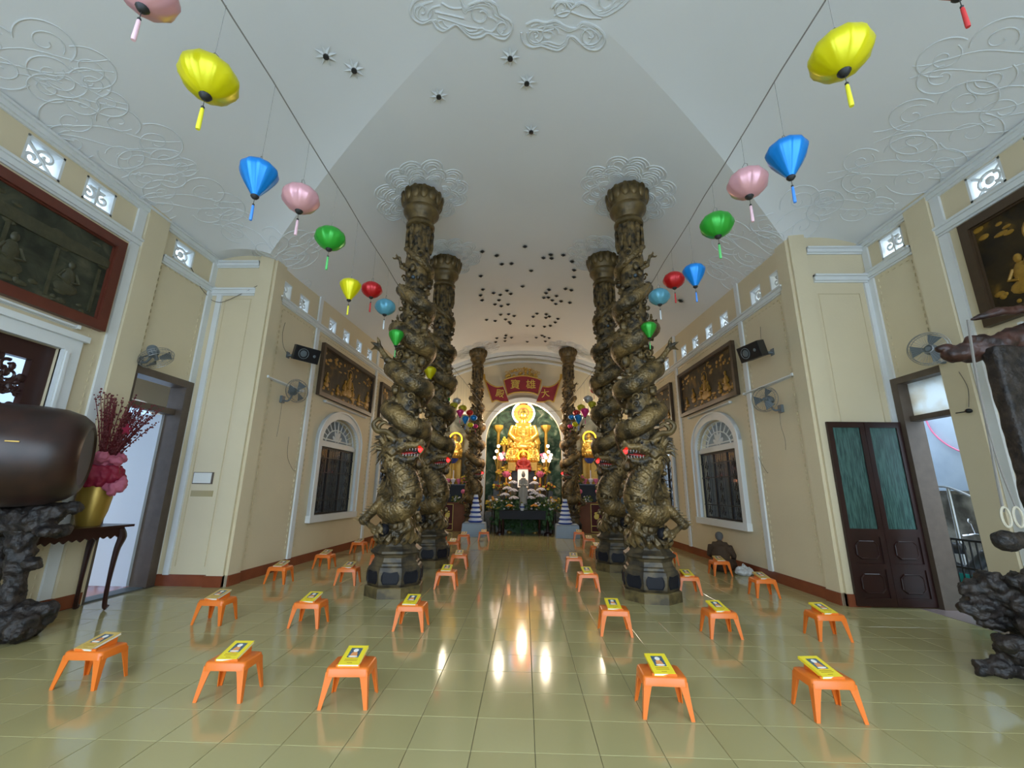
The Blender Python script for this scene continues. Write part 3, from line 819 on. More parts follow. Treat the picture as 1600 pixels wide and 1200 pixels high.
def trace_cloud(px, spirals, lines):
    mb = MB(); P = [ceil_px(u, v) for u, v in px]; n = len(P)
    sm = [(p.x, p.y) for p in smooth_path([(a, b, 0) for a, b in P], 4)]
    mb.tube(on_ceiling(sm, .006), .017, 6)
    cx = sum(p[0] for p in P)/n; cy = sum(p[1] for p in P)/n
    for q in (.80, .62): mb.tube(on_ceiling([(cx+(x-cx)*(q+.06), cy+(y-cy)*q) for x, y in sm], .005), .012, 6)
    for u, v, r, sg in spirals: x, y = ceil_px(u, v); mb.tube(on_ceiling(spiral2(x, y, r, 1.3, 0, sg), .006), .014, 5)
    for L in lines: mb.tube(on_ceiling([(p.x, p.y) for p in smooth_path([(*ceil_px(u, v), 0) for u, v in L], 5)], .006), .014, 5)
    mb.build('cloud_relief', M['relief'], ceiling)
trace_cloud([(668, -6), (650, 0), (641, 14), (645, 28), (660, 36), (674, 31), (681, 42), (692, 48), (704, 42), (713, 38), (722, 46), (736, 58), (752, 57), (763, 51), (776, 58), (790, 60), (800, 46), (797, 32), (781, 22), (776, 8), (760, 0), (735, 6), (728, 13), (720, -2)],
            [(659, 17, .13, 1), (752, 22, .17, -1), (786, 42, .12, 1)], [[(690, 4), (705, 12), (722, 12)], [(680, 18), (700, 22), (725, 28)], [(684, 26), (705, 32), (728, 40), (748, 44)]])
trace_cloud([(815, 50), (817, 64), (830, 73), (846, 71), (858, 75), (872, 78), (884, 70), (890, 57), (898, 58), (908, 68), (920, 76), (936, 76), (945, 62), (938, 46), (920, 36), (908, 36), (900, 44), (884, 41), (868, 32), (852, 35), (836, 32), (822, 38)],
            [(836, 54, .12, 1), (858, 52, .12, -1), (922, 54, .15, 1)], [[(826, 46), (840, 46), (852, 48), (866, 44)], [(905, 42), (916, 38), (930, 44)]])
trace_cloud([(862, 12), (870, 3), (884, 3), (892, 12), (905, 4), (918, 8), (930, 20), (944, 24), (958, 18), (975, 6), (984, -8), (960, -14), (920, -12), (880, -10)], [(878, 12, .12, 1), (950, 2, .15, -1)], [[(866, 24), (880, 18), (892, 18), (915, 26), (940, 28)]])
for i, (u, v, w, h, rot) in enumerate((
        (60, 95, 1.2, .7, .5), (175, 215, 1.4, .8, .7), (300, 315, 1.4, .8, .6), (410, 385, 1.6, .8, .9), (250, 265, .9, .6, .4), (455, 395, 1.2, .8, 0), (120, 140, .9, .5, 1),
        (1540, 95, 1.2, .7, -.5), (1480, 190, 1.4, .8, -.7), (1395, 262, 1.5, .8, -.6), (1325, 320, 1.2, .6, -.4), (1240, 340, 1.4, .8, -.8), (1170, 385, 1.4, .9, 0), (1150, 430, 1.2, .8, 0), (450, 440, 1.0, .6, 0))):
    x, y = ceil_px(u, v); cloud_relief(x, y, w, h, rot, i, .009)
# rings of scalloped clouds around the column heads
def rosette(cx, cy, R_, seed):
    rnd = random.Random(seed); mb = MB()
    for ring, (rad, n, r) in enumerate(((R_, 12, .20), (R_*.78, 10, .18), (R_*.58, 8, .15))):
        for k in range(n):
            a = 2*PI*(k+.5*ring)/n+rnd.uniform(-.1, .1); x = cx+rad*math.cos(a); y = cy+rad*math.sin(a)
            for q in (1, .7, .42):
                mb.tube(on_ceiling([(x+r*q*math.cos(a+t), y+r*q*math.sin(a+t)) for t in [1.7*(j/7-1) for j in range(15)]]), .014, 5)
    return mb.build('cloud_relief', M['relief'], ceiling)
COLS = [(-2.05, 7.22), (1.97, 7.22), (-2.04, 9.7), (1.94, 9.65), (-1.97, 16.9), (1.78, 16.9)]
for i, (x, y) in enumerate(COLS): rosette(x, y+.0, .70, 50+i)

def star(u, v, r, label, group, white):
    x, y = ceil_px(u, v); z = cz(x, y)
    n_ = Vector((-(cz(x+.05, y)-cz(x-.05, y))/.1, -(cz(x, y+.05)-cz(x, y-.05))/.1, 1)).normalized()
    q = Vector((0, 0, 1)).rotation_difference(n_).to_matrix().to_4x4()
    t = thing('star_lamp', label, 'ceiling lamp', group=group, M4=Matrix.Translation((x, y, z)) @ q)
    mb = MB(); vs = [(0, 0, -.05)]; k = 16
    for i in range(k):
        a = 2*PI*i/k; rr = r if i % 2 == 0 else r*.44
        vs.append((rr*math.cos(a), rr*math.sin(a), -.02))
    mb.add(vs, [(0, 1+i, 1+(i+1) % k) for i in range(k)]); mb.add([(p[0], p[1], .003) for p in vs], [tuple(range(k, 0, -1))])
    mb.build('star_plate', M['relief'] if white else M['star_dark'], t, smooth=False)
    mb = MB(); mb.lathe([(r*.26, -.03), (r*.26, -.058), (r*.15, -.066), (.001, -.068)], 10); mb.build('bulb_socket', M['star_dark'], t)
near = [(509, 85, 'star lamp in the white ceiling nearest the left yellow oblate lantern'), (553, 107, 'star lamp in the white ceiling, right neighbour of the leftmost one'), (797, 88, 'star lamp just below the gap between the two big plaster clouds'),
        (823, 127, 'star lamp in mid ceiling, second below the plaster clouds'), (685, 148, 'star lamp alone in the ceiling, left of the middle pair'), (830, 203, 'single small star lamp in mid ceiling, third below the plaster clouds')]
for i, (u, v, l) in enumerate(near): star(u, v, .15, l, 'star lamps in the near ceiling', True)
FS = [(85,138),(227,178),(507,88),(690,200),(762,168),(770,204),(885,172),(277,262),(373,257),(972,236),(993,321),(991,390),(568,327),(70,380),(483,482),(91,513),(68,571),(83,620),(197,548),(262,566),(330,525),(366,556),(250,619),(210,660),(273,678),(340,661),(745,516),(715,548),(693,594),(738,592),(818,577),(907,507),(965,520),(777,620),(863,630),(812,656),(950,644),(267,762),(345,757),(400,775),(127,813),(213,824),(315,809),(350,834),(362,850),(626,752),(588,783),(717,760),(749,781),(714,793),(833,803),(806,838),(529,872),(587,875),(700,881),(757,872),(318,969),(310,993),(373,990),(228,995),(309,1023),(217,1033),(618,989),(675,968),(698,981),(745,993),(708,1025),(530,1030)]
for a, b in FS:
    reg = ('left' if a < 540 else 'right'); lv = 'widely spaced top' if b < 450 else 'dense upper middle' if b < 700 else 'lower middle' if b < 920 else 'faint lowest'
    star(740+a/6.315, 370+b/6.315, .085, 'small dark star lamp on the far vault, %s group, %s half' % (lv, reg), 'far star lamps, %s %s' % (lv, reg), False)
star(1064, 469, .1, 'small star lamp right of the front right column, level with the green lantern', None, False)
star(1013, 441, .1, 'small star lamp beside the cord end at the front right column', None, False)

# ------------------------------------------------------------------ dragon columns
def dragon_column():
    t = thing('dragon_column', 'x', 'column')
    oc = PI/8
    MB().lathe([(.455, 0), (.455, .14), (.44, .155)], 8, ph=oc).build('plinth', M['plinth'], t, smooth=False)
    MB().lathe([(.41, .155), (.43, .19), (.44, .30), (.44, .37), (.415, .43), (.39, .45), (.38, .48), (.36, .50), (.34, .56), (.36, .60), (.41, .63), (.41, .66), (.36, .69), (.32, .73), (.29, .80)], 8, ph=oc).build('pedestal', M['pedestal'], t, smooth=False)
    for k in range(8):
        a = oc+PI/8+k*PI/4; R3 = Matrix.Rotation(a-PI/2+PI, 4, 'Z')
        mb = MB(); mb.T = Matrix.Rotation(a+PI/2, 4, 'Z')
        w, h, r0 = .125, .085, .410
        P = [(-w, -h*.4), (-w*.8, -h), (w*.8, -h), (w, -h*.4), (w, h*.4), (w*.8, h), (w*.1, h*.8), (-w*.1, h*.8), (-w*.8, h), (-w, h*.4)]
        mb.prism([(p[0], p[1]+.29) for p in P], -r0, -r0+.04)
        mb.tube([(p[0], -r0-.002, p[1]+.29) for p in P], .009, 5, closed=True)
        mb.build('dark_panel', M['panel_dark'], t, smooth=False)
    # shaft with carved flutes and flames
    mb = MB(); prof = [(.27, .76), (.27, .9)]+[((.215 if z > 2.6 else .27)+.012*math.sin(z*9), z) for z in [1.0+i*.11 for i in range(51)]]
    mb.lathe(prof, 20, ripple=lambda i, k: 1+.05*math.sin(k*2.1+i*.9)*math.cos(i*1.7+k)); mb.build('shaft', M['bronze2'], t)
    # capital with lotus petals
    mb = MB(); mb.lathe([(.23, 6.50), (.27, 6.53), (.275, 6.58), (.25, 6.61), (.235, 6.66), (.255, 6.70), (.26, 6.73), (.29, 6.78), (.335, 6.83), (.345, 6.88), (.33, 6.92), (.35, 6.97), (.375, 7.05), (.385, 7.2), (.36, 7.28), (.2, 7.30), (.2, 7.45)], 28)
    mb.build('capital', M['bronze_cap'], t)
    pm = MB().ell((0, 0, 0), (.075, .04, .14), 10, 8).mesh('petal', M['bronze_cap'], True)
    for k in range(14):
        a = 2*PI*k/14; o = bpy.data.objects.new('petal', pm); C.objects.link(o); o.parent = t
        o.location = (.375*math.cos(a), .375*math.sin(a), 7.13); o.rotation_euler = (math.radians(-10), 0, a-PI/2)
    # flames under the capital
    mb = MB()
    for k in range(9):
        a = 2*PI*k/9
        P = [(.225*math.cos(a+s_*.06), .225*math.sin(a+s_*.06), z) for s_, z in ((0, 5.98), (1, 6.12), (-.5, 6.26), (1, 6.38), (0, 6.5))]
        mb.tube(smooth_path(P, 4), radii(17, [.02, .05, .045, .05, .03]), 6)
    mb.build('flame_carving', M['bronze2'], t)
    # dragon body: tail at the top, coils down, lower loop, chest and neck
    pts = []; N = 150; turns = 4.5; a_end = 0.0
    for k in range(N+1):
        s_ = k/N; z = lerp(6.05, 2.56, s_**.92); a = a_end-2*PI*turns*(1-s_)
        Rc = lerp(.235, .29, min(1, s_*1.6)); z += .05*math.sin(2*a+.6)
        pts.append(Vector((Rc*math.cos(a), Rc*math.sin(a), z)))
    rr = [lerp(.04, .168, min(1, (k/N)*2.0)**.8) for k in range(N+1)]
    low = smooth_path([pts[-1], (.20, .24, 2.36), (-.02, .30, 2.12), (-.17, .20, 1.80), (-.21, .0, 1.48), (-.13, -.24, 1.30), (.05, -.30, 1.30), (.15, -.29, 1.50), (.09, -.33, 1.76), (-.04, -.34, 1.93), (-.12, -.35, 2.06), (-.10, -.38, 2.2)], 9)
    rl = radii(len(low), [.168, .165, .165, .17, .18, .20, .225, .24, .22, .18, .155, .15])
    path = pts+low[1:]; rad = rr+rl[1:]
    mb = MB(); mb.tube(path, rad, 14); mb.build('dragon_body', M['bronze'], t)
    # dorsal spines
    mb = MB()
    for k in range(6, len(path)-6, 2):
        p = path[k]; out = Vector((p.x, p.y, 0)).normalized(); tn = (path[k+1]-path[k-1]).normalized()
        upv = (Vector((0, 0, .8))+out*.55); upv = (upv-tn*upv.dot(tn)).normalized(); r = rad[k]
        b = p+upv*r*.9; mb.cyl(b, b+upv*r*.34+tn*r*.2, r*.24, .002, 4)
    o = mb.build('dorsal_spines', M['bronze2'], t, smooth=False); o['kind'] = 'stuff'
    # belly ridges on the chest
    mb = MB()
    for k in range(len(path)-50, len(path)-14, 3):
        p = path[k]; q = path[k+1]; tn = (q-p).normalized(); out = Vector((p.x*.3+.35, p.y, .0)); out = (out-tn*out.dot(tn)).normalized(); w = tn.cross(out); r = rad[k]
        mb.tube([p+(out*math.cos(an)+w*math.sin(an))*r*1.0 for an in [lerp(-.8, .8, j/6) for j in range(7)]], .009, 5)
    mb.build('belly_ridges', M['bronze_cap'], t)
    # head, facing the nave
    hz = 2.24
    hd = blob([('e', (-.12, -.40, hz), (.17, .15, .15)), ('e', (.03, -.42, hz+.03), (.15, .125, .11)), ('e', (.19, -.43, hz+.045), (.15, .10, .065)), ('e', (.32, -.43, hz+.07), (.075, .09, .055)),
               ('e', (.35, -.38, hz+.12), (.035, .03, .035)), ('e', (.35, -.48, hz+.12), (.035, .03, .035)), ('e', (.06, -.33, hz+.12), (.075, .045, .05)), ('e', (.06, -.51, hz+.12), (.075, .045, .05)),
               ('t', [(-.05, -.30, hz+.1), (-.2, -.26, hz+.2)], [.06, .03]), ('t', [(-.05, -.52, hz+.1), (-.2, -.56, hz+.2)], [.06, .03]), ('e', (-.1, -.52, hz-.06), (.09, .05, .08)), ('e', (-.1, -.28, hz-.06), (.09, .05, .08))],
              'dragon_head', M['bronze2'], .016, t, 2, (22, .012))
    jw = blob([('t', [(-.06, -.41, hz-.13), (.10, -.42, hz-.19), (.26, -.42, hz-.16)], [.085, .075, .05]), ('e', (.28, -.42, hz-.13), (.06, .06, .03))], 'lower_jaw', M['bronze2'], .016, hd, 2)
    mb = MB()
    for s_ in (-1, 1):
        for k in range(6):
            x = .08+k*.045; mb.cyl((x, -.42+s_*.055, hz+.0), (x, -.42+s_*.055, hz-.045), .011, .003, 5); mb.cyl((x-.01, -.42+s_*.045, hz-.13), (x-.01, -.42+s_*.045, hz-.085), .01, .003, 5)
    mb.build('teeth', M['statue'], hd)
    mb = MB(); mb.tube(smooth_path([(0, -.42, hz-.1), (.14, -.42, hz-.08), (.26, -.42, hz-.06), (.34, -.42, hz-.02)], 5), radii(16, [.03, .03, .022, .008]), 8, flat=.5); mb.build('tongue', M['redcloth'], hd)
    for s_ in (-1, 1):
        MB().ell((.09, -.42+s_*.105, hz+.105), .027, 10, 7).build('eye', M['panel_dark'], hd)
        P = smooth_path([(-.08, -.42+s_*.09, hz+.14), (-.20, -.42+s_*.14, hz+.24), (-.34, -.42+s_*.17, hz+.25), (-.40, -.42+s_*.18, hz+.36), (-.32, -.42+s_*.18, hz+.44), (-.25, -.42+s_*.18, hz+.40)], 5)
        MB().tube(P, radii(len(P), [.05, .045, .04, .038, .03, .01]), 8).build('horn', M['bronze_cap'], hd)
        P = smooth_path([(.33, -.43+s_*.07, hz+.06), (.40, -.43+s_*.12, hz-.02), (.34, -.43+s_*.16, hz-.14), (.40, -.43+s_*.17, hz-.24)], 5)
        MB().tube(P, radii(len(P), [.018, .015, .011, .004]), 6).build('whisker', M['bronze_cap'], hd)
    mb = MB()
    for k in range(26):
        a = random.uniform(-1.4, 1.5); b = random.uniform(-.9, .9)
        d = Vector((-math.cos(a)*.9, math.sin(b)*.8, math.sin(a)*.9)).normalized(); p = Vector((-.17, -.40, hz))+d*.12
        mb.tube([p, p+d*.10+Vector((0, 0, .03)), p+d*random.uniform(.15, .2)+Vector((-.02, 0, -.03))], [.028, .02, .003], 5)
    mb.build('mane', M['bronze2'], hd)
    l = MB(); l.ell((.34, -.45, hz-.03), .038, 12, 8); l.build('red_bulb', M['red_lamp'], hd)
    MB().cyl((.22, -.44, hz-.05), (.31, -.45, hz-.035), .022, n=8).build('lamp_holder', M['black'], hd)
    # legs with claws
    def leg(p0, p1, p2, fingers, nm, ball=None, sp=True, r=.07):
        it = [('t', [p0, p1, p2], [r*1.35, r*1.1, r*.75]), ('e', p1, (r*1.25,)*3), ('e', p2, (r*1.0,)*3)]
        for f in fingers: it.append(('t', [p2]+f, [r*.55]*len(f)+[r*.12]))
        o = blob(it, nm, M['bronze'], .017, t, 1)
        if sp:
            mb = MB(); d = (Vector(p1)-Vector(p0)).normalized()
            for k in range(7):
                c_ = Vector(p0).lerp(Vector(p1), .35+k*.12); q = Vector((-1, -.3, .25)).normalized()
                mb.cyl(c_+q*r*.8, c_+q*(r+.07), .022, .002, 5)
            mb.build('elbow_spines', M['bronze2'], o, smooth=False)
        return o
    leg((-.18, -.30, 1.45), (-.50, -.24, 1.12), (-.28, -.40, .98), [[(-.20, -.47, 1.06), (-.13, -.50, .99)], [(-.19, -.48, .98), (-.12, -.48, .90)], [(-.24, -.46, .90), (-.18, -.45, .84)]], 'foreleg')
    MB().ell((-.17, -.37, .98), .095, 16, 12).build('pearl', M['panel_dark'], t)
    leg((.16, -.30, 1.2), (.22, -.34, 1.02), (.06, -.40, .92), [[(-.02, -.44, .98), (-.07, -.43, .93)], [(-.01, -.44, .9), (-.05, -.42, .84)], [(.07, -.44, .84), (.05, -.42, .78)]], 'foreleg', sp=False, r=.055)
    leg((-.22, -.16, 3.72), (-.36, -.22, 3.78), (-.50, -.22, 3.98), [[(-.60, -.2, 4.0), (-.68, -.2, 3.95)], [(-.60, -.25, 4.06), (-.67, -.27, 4.08)], [(-.52, -.28, 4.10), (-.55, -.32, 4.17)]], 'hind_leg', sp=True, r=.055)
    leg((-.12, -.2, 5.52), (-.25, -.22, 5.58), (-.30, -.24, 5.74), [[(-.36, -.24, 5.80), (-.34, -.25, 5.88)], [(-.40, -.22, 5.74), (-.45, -.22, 5.78)]], 'hind_leg', sp=False, r=.035)
    leg((.2, -.16, 4.35), (.28, -.26, 4.25), (.14, -.36, 4.15), [[(.06, -.40, 4.2), (.02, -.39, 4.14)], [(.05, -.40, 4.1), (.02, -.38, 4.04)], [(.12, -.41, 4.06), (.12, -.39, 3.99)]], 'hind_leg', sp=False, r=.045)
    # clouds, rocks and water curls filling between the coils
    mb = MB(); rnd = random.Random(3)
    for k in range(210):
        z = rnd.uniform(.82, 5.9); a = rnd.uniform(0, 2*PI); r = .235+rnd.uniform(-.02, .05)+(.05 if z < 2.4 else 0); s_ = rnd.uniform(.035, .085)*(1 if z < 4.5 else .75)
        mb.mat(1 if rnd.random() < .09 else 0)
        mb.ell((r*math.cos(a), r*math.sin(a), z), (s_, s_, s_*rnd.uniform(.6, 1.3)), 7, 5)
    mb.mat(0)
    for k in range(70):
        z = rnd.uniform(.85, 5.9); a = rnd.uniform(0, 2*PI); r = .29; s_ = rnd.uniform(.05, .085); ta = Vector((-math.sin(a), math.cos(a), 0)); c_ = Vector((r*math.cos(a), r*math.sin(a), z))
        P = [c_+(ta*math.cos(q*.55)+Vector((0, 0, 1))*math.sin(q*.55))*s_*(1-.06*q) for q in range(13)]
        mb.tube(P, .018, 5)
    o = mb.build('cloud_carving', [M['bronze2'], M['bluegrey']], t); o['kind'] = 'stuff'
    mb = MB()
    for k in range(16):
        a = 2*PI*k/16; mb.tube([((.30+.03*math.sin(q*1.3))*math.cos(a+.12*q), (.30+.03*math.sin(q*1.3))*math.sin(a+.12*q), .78+.05*q) for q in range(5)], [.05, .06, .055, .045, .02], 6)
    mb.build('wave_carving', M['bronze2'], t)
    return t
dc = dragon_column(); kids_cache(dc)
labels = ['brown-gold dragon column left of the aisle, nearest the camera', 'brown-gold dragon column right of the aisle, nearest the camera', 'brown-gold dragon column standing just behind the front left one', 'brown-gold dragon column standing just behind the front right one',
          'slender far dragon column beside the altar arch, left', 'slender far dragon column beside the altar arch, right']
for i, (x, y) in enumerate(COLS):
    c = dc if i == 0 else copy_tree(dc)
    c.location = (x, y, 0); s_ = 1 if i < 4 else .92
    zt = (cz(x, y)+.06)/7.45 if True else 1
    c.scale = (s_ if x < 0 else -s_, s_, (cz(x, y)+.02)/7.33)
    c.rotation_euler = (0, 0, (.10 if x < 0 else -.10))
    tag(c, labels[i], 'column', 'carved dragon columns of the nave')

# ------------------------------------------------------------------ stools and prayer books
def make_stool():
    t = thing('plastic_stool', 'x', 'stool')
    mb = MB(); W_, D_, H_ = .158, .125, .268
    def rr(w, d, z, r=.03, n=4):
        P = []
        for cx, cy, a0 in ((w-r, d-r, 0), (-w+r, d-r, PI/2), (-w+r, -d+r, PI), (w-r, -d+r, 3*PI/2)):
            for k in range(n+1): P.append((cx+r*math.cos(a0+PI/2*k/n), cy+r*math.sin(a0+PI/2*k/n), z))
        return P
    rows = [rr(W_-.012, D_-.012, H_), rr(W_-.003, D_-.003, H_-.004), rr(W_+.002, D_+.002, H_-.012), rr(W_+.007, D_+.007, H_-.06), rr(W_-.004, D_-.004, H_-.06), rr(W_-.012, D_-.012, H_-.012)]
    n = len(rows[0]); vs = [p for r in rows for p in r]; fs = [tuple(range(n))]
    for i in range(5): fs += [(i*n+k, (i+1)*n+k, (i+1)*n+(k+1) % n, i*n+(k+1) % n) for k in range(n)]
    fs.append(tuple(5*n+k for k in range(n-1, -1, -1)))
    mb.add(vs, fs); mb.build('seat', M['orange'], t)
    for sx in (-1, 1):
        for sy in (-1, 1):
            # angular leg, L-shaped in plan, flaring outwards and tapering
            vs = []; H2 = H_-.03
            for z, wd, ex in ((H2, .085, -.004), (H2*.84, .056, -.001), (H2*.5, .042, .008), (.0, .027, .022)):
                ox = W_+.004+ex; oy = D_+.004+ex; th = .008
                for (a, b) in ((0, 0), (-wd, 0), (-wd, -th), (-th, -th), (-th, -wd), (0, -wd)):
                    vs.append((sx*(ox+a), sy*(oy+b), z))
            fs = [(i*6+k, i*6+(k+1) % 6, (i+1)*6+(k+1) % 6, (i+1)*6+k) for i in range(3) for k in range(6)]+[(18, 19, 20, 21, 22, 23)]
            MB().add(vs, fs).build('leg', M['orange'], t, smooth=False)
    mb = MB(); mb.bx((-.09, -D_+.015, H_), (.09, -D_+.027, H_+.016))
    for xx in (-.075, .06): mb.add([(xx, -D_+.03, H_), (xx+.012, -D_+.03, H_), (xx, .1, H_), (xx+.012, .1, H_), (xx, .1, H_+.046), (xx+.012, .1, H_+.046)], [(0, 1, 3, 2), (0, 4, 5, 1), (2, 3, 5, 4), (0, 2, 4), (1, 5, 3)])
    mb.build('book_ledge', M['orange'], t, smooth=False)
    return t
def make_book(cover):
    t = thing('prayer_book', 'x', 'book')
    w, l, h = .080, .122, .018
    MB().bx((-w+.002, -l+.002, .002), (w-.004, l-.002, h-.002)).build('pages', M['paper'], t, smooth=False)
    mb = MB(); mb.bx((-w, -l, 0), (w, l, .002)); mb.bx((-w, -l, h-.002), (w, l, h)); mb.bx((-w-.001, -l, 0), (-w+.002, l, h))
    mb.build('cover', cover, t, smooth=False)
    z = h+.0006
    MB().bx((-.045, -.035, h), (.045, .088, z)).build('cover_picture', M['book_pic'], t, smooth=False)
    mb = MB()
    mb.prism([(.034*math.cos(a)*(1 if math.sin(a) < 0 else .75), .0+.045*math.sin(a)) for a in [2*PI*k/12 for k in range(12)]], z, z+.0005, 'z')
    mb.build('cover_figure', M['book_fig'], t, smooth=False)
    mb = MB(); mb.prism([(.020*math.cos(a), .055+.022*math.sin(a)) for a in [2*PI*k/12 for k in range(12)]], z+.0002, z+.0008, 'z'); mb.prism([(.036*math.cos(a), -.022+.01*math.sin(a)) for a in [2*PI*k/12 for k in range(12)]], z+.0005, z+.0009, 'z')
    mb.build('cover_halo', M['book_white'], t, smooth=False)
    mb = MB()
    for y in (-.055, -.072): mb.bx((-.05, y-.004, h), (.05, y+.003, z))
    mb.bx((-.02, -.102, h), (.02, -.096, z)); mb.build('cover_print', M['ink'], t, smooth=False)
    return t
S0 = make_stool(); kids_cache(S0)
B0 = {'bright': make_book(M['yellow_paper']), 'dull': make_book(M['yellow_dull'])}
for b in B0.values(): kids_cache(b)
used = {'s': False, 'bright': False, 'dull': False}
STOOLS = [ # front-leg foot midpoint in the photograph, booklet kind, booklet turn, label
 (105, 1082, 'dull', -6, 'front row, far left by the wooden drum stand'), (333, 1102, 'bright', 2, 'front row, second from left'), (530, 1113, 'bright', 0, 'front row, just left of the open aisle'),
 (1049, 1130, 'bright', 4, 'front row, just right of the open aisle'), (1322, 1135, 'bright', 7, 'front row, far right'),
 (318, 979, 'dull', -2, 'second row, far left'), (470, 984, 'bright', -2, 'second row, second from left'), (636, 989, 'bright', 0, 'second row, in front of the front left dragon column'),
 (966, 997, 'bright', 2, 'second row, in front of the front right dragon column'), (1138, 1001, 'bright', 4, 'second row, second from right'), (1311, 1005, 'bright', 6, 'second row, far right near the folded doors'),
 (426, 914, 'dull', 0, 'third row, far left beside the left wall'), (536, 916, 'dull', -3, 'third row, left of the front left column base'), (694, 922, 'bright', 0, 'third row, right of the front left column base'),
 (921, 926, 'bright', 3, 'third row, left of the front right column base'), (1082, 931, 'bright', 3, 'third row, right of the front right column base'), (1204, 936, 'dull', 4, 'third row, far right beside the right wall'),
 (500, 890, 'dull', 0, 'fourth row, by the left wall below the window'), (588, 890, 'dull', 0, 'fourth row, half hidden behind the front left column base'), (715, 890, 'dull', 0, 'fourth row, left edge of the aisle'),
 (899, 895, 'dull', 0, 'fourth row, right edge of the aisle'), (1050, 884, 'dull', 0, 'half hidden behind the front right column'), (1132, 901, 'dull', 0, 'in front of the seated person'),
 (556, 866, 'dull', 0, 'sunlit, fifth row by the left wall'), (706, 865, 'dull', 0, 'fifth row, left edge of the aisle'), (936, 873, 'dull', 0, 'fifth row, right, beside the second right column'),
 (723, 851, 'dull', 0, 'sixth row, left edge of the aisle'), (922, 858, 'dull', 0, 'sixth row, right edge of the aisle'), (686, 846, 'dull', 0, 'peeking out behind the second left column'),
 (755, 846, 'dull', 0, 'last row, before the left plate tower'), (906, 846, 'dull', 0, 'last row, before the right plate tower'), (586, 858, 'dull', 0, 'glimpsed past the left column claw')]
for i, (u, v, kind, rb, lab) in enumerate(STOOLS):
    p = at_z(u, v); x, y = p.x, p.y+.18
    s = copy_tree(S0) if used['s'] else S0; used['s'] = True
    rz = math.radians(random.uniform(-3, 3)); s.location = (x, y, 0); s.rotation_euler = (0, 0, rz)
    tag(s, 'orange plastic stool, '+lab, 'stool', 'orange plastic stools in rows')
    b = copy_tree(B0[kind]) if used[kind] else B0[kind]; used[kind] = True
    b.matrix_basis = Matrix.Translation((x-.005+random.uniform(-.01, .01), y+.005, .275)) @ Euler((0, 0, rz+math.radians(rb)), 'XYZ').to_matrix().to_4x4() @ Matrix.Rotation(math.radians(13), 4, 'X') @ Matrix.Translation((0, .008, .020))
    tag(b, ('yellow' if kind == 'bright' else 'ochre')+' prayer booklet on the stool, '+lab, 'book', 'prayer booklets on the stools')

# ------------------------------------------------------------------ silk lanterns on two cords
LX = 2.15
def lantern(key, kind, r, label, group, p, ztop):
    t = thing('silk_lantern', label, 'lantern', tuple(p), random.uniform(0, 6), group)
    n = 11*3
    def rip(i, k): return 1-(.045 if k % 3 else 0)
    if kind == 'o': prof = [(r*.16, -r*.78), (r*.42, -r*.70), (r*.70, -r*.52), (r*.92, -r*.25), (r, .0), (r*.97, r*.2), (r*.84, r*.44), (r*.52, r*.68), (r*.16, r*.78)]
    elif kind == 'd': prof = [(r*.15, -r*1.18), (r*.36, -r*.86), (r*.64, -r*.42), (r*.87, 0), (r*.97, r*.26), (r*1.0, r*.44), (r*.95, r*.60), (r*.78, r*.78), (r*.5, r*.9), (r*.16, r*.98)]
    else: prof = [(r*.16, -r*.8), (r*.5, -r*.7), (r*.85, -r*.4), (r, 0), (r*.85, r*.4), (r*.5, r*.7), (r*.16, r*.8)]
    mb = MB(); mb.lathe(prof, n, ripple=rip); mb.build('silk_shade', SILK[key], t)
    zb = prof[0][1]; zt = prof[-1][1]
    mb = MB(); mb.lathe([(r*.20, zb+.05*r), (r*.22, zb-.01*r), (r*.14, zb-.13*r), (r*.04, zb-.17*r)], 12); mb.build('bottom_cap', M['black'], t)
    MB().lathe([(r*.17, zt-.02*r), (r*.15, zt+.05*r)], 12).build('top_cap', M['black'], t)
    mb = MB(); q = .13*r
    mb.tube([(-q, 0, zt), (-q, 0, zt+.36*r), (0, 0, zt+.5*r), (q, 0, zt+.36*r), (q, 0, zt)], .0035, 4); mb.build('hanger', M['steel'], t)
    mb = MB(); mb.cyl((0, 0, zb-.1*r), (0, 0, zb-.52*r), .002, n=4); mb.ell((0, 0, zb-.52*r), .065*r, 8, 6); mb.build('bead', M['black'], t)
    mb = MB(); mb.lathe([(.045*r, zb-.57*r), (.065*r, zb-.62*r), (.08*r, zb-1.4*r), (.07*r, zb-1.5*r)], 9); mb.build('tassel', TASSEL[key], t)
    mb = MB(); mb.cyl((0, 0, zt+.48*r), (0, 0, ztop-p[2]), .0016, n=4); mb.build('hanging_thread', M['cord'], t)
    return t
CORDZ = at_x(484, 220, -LX).z
def cordz(x, y): return CORDZ
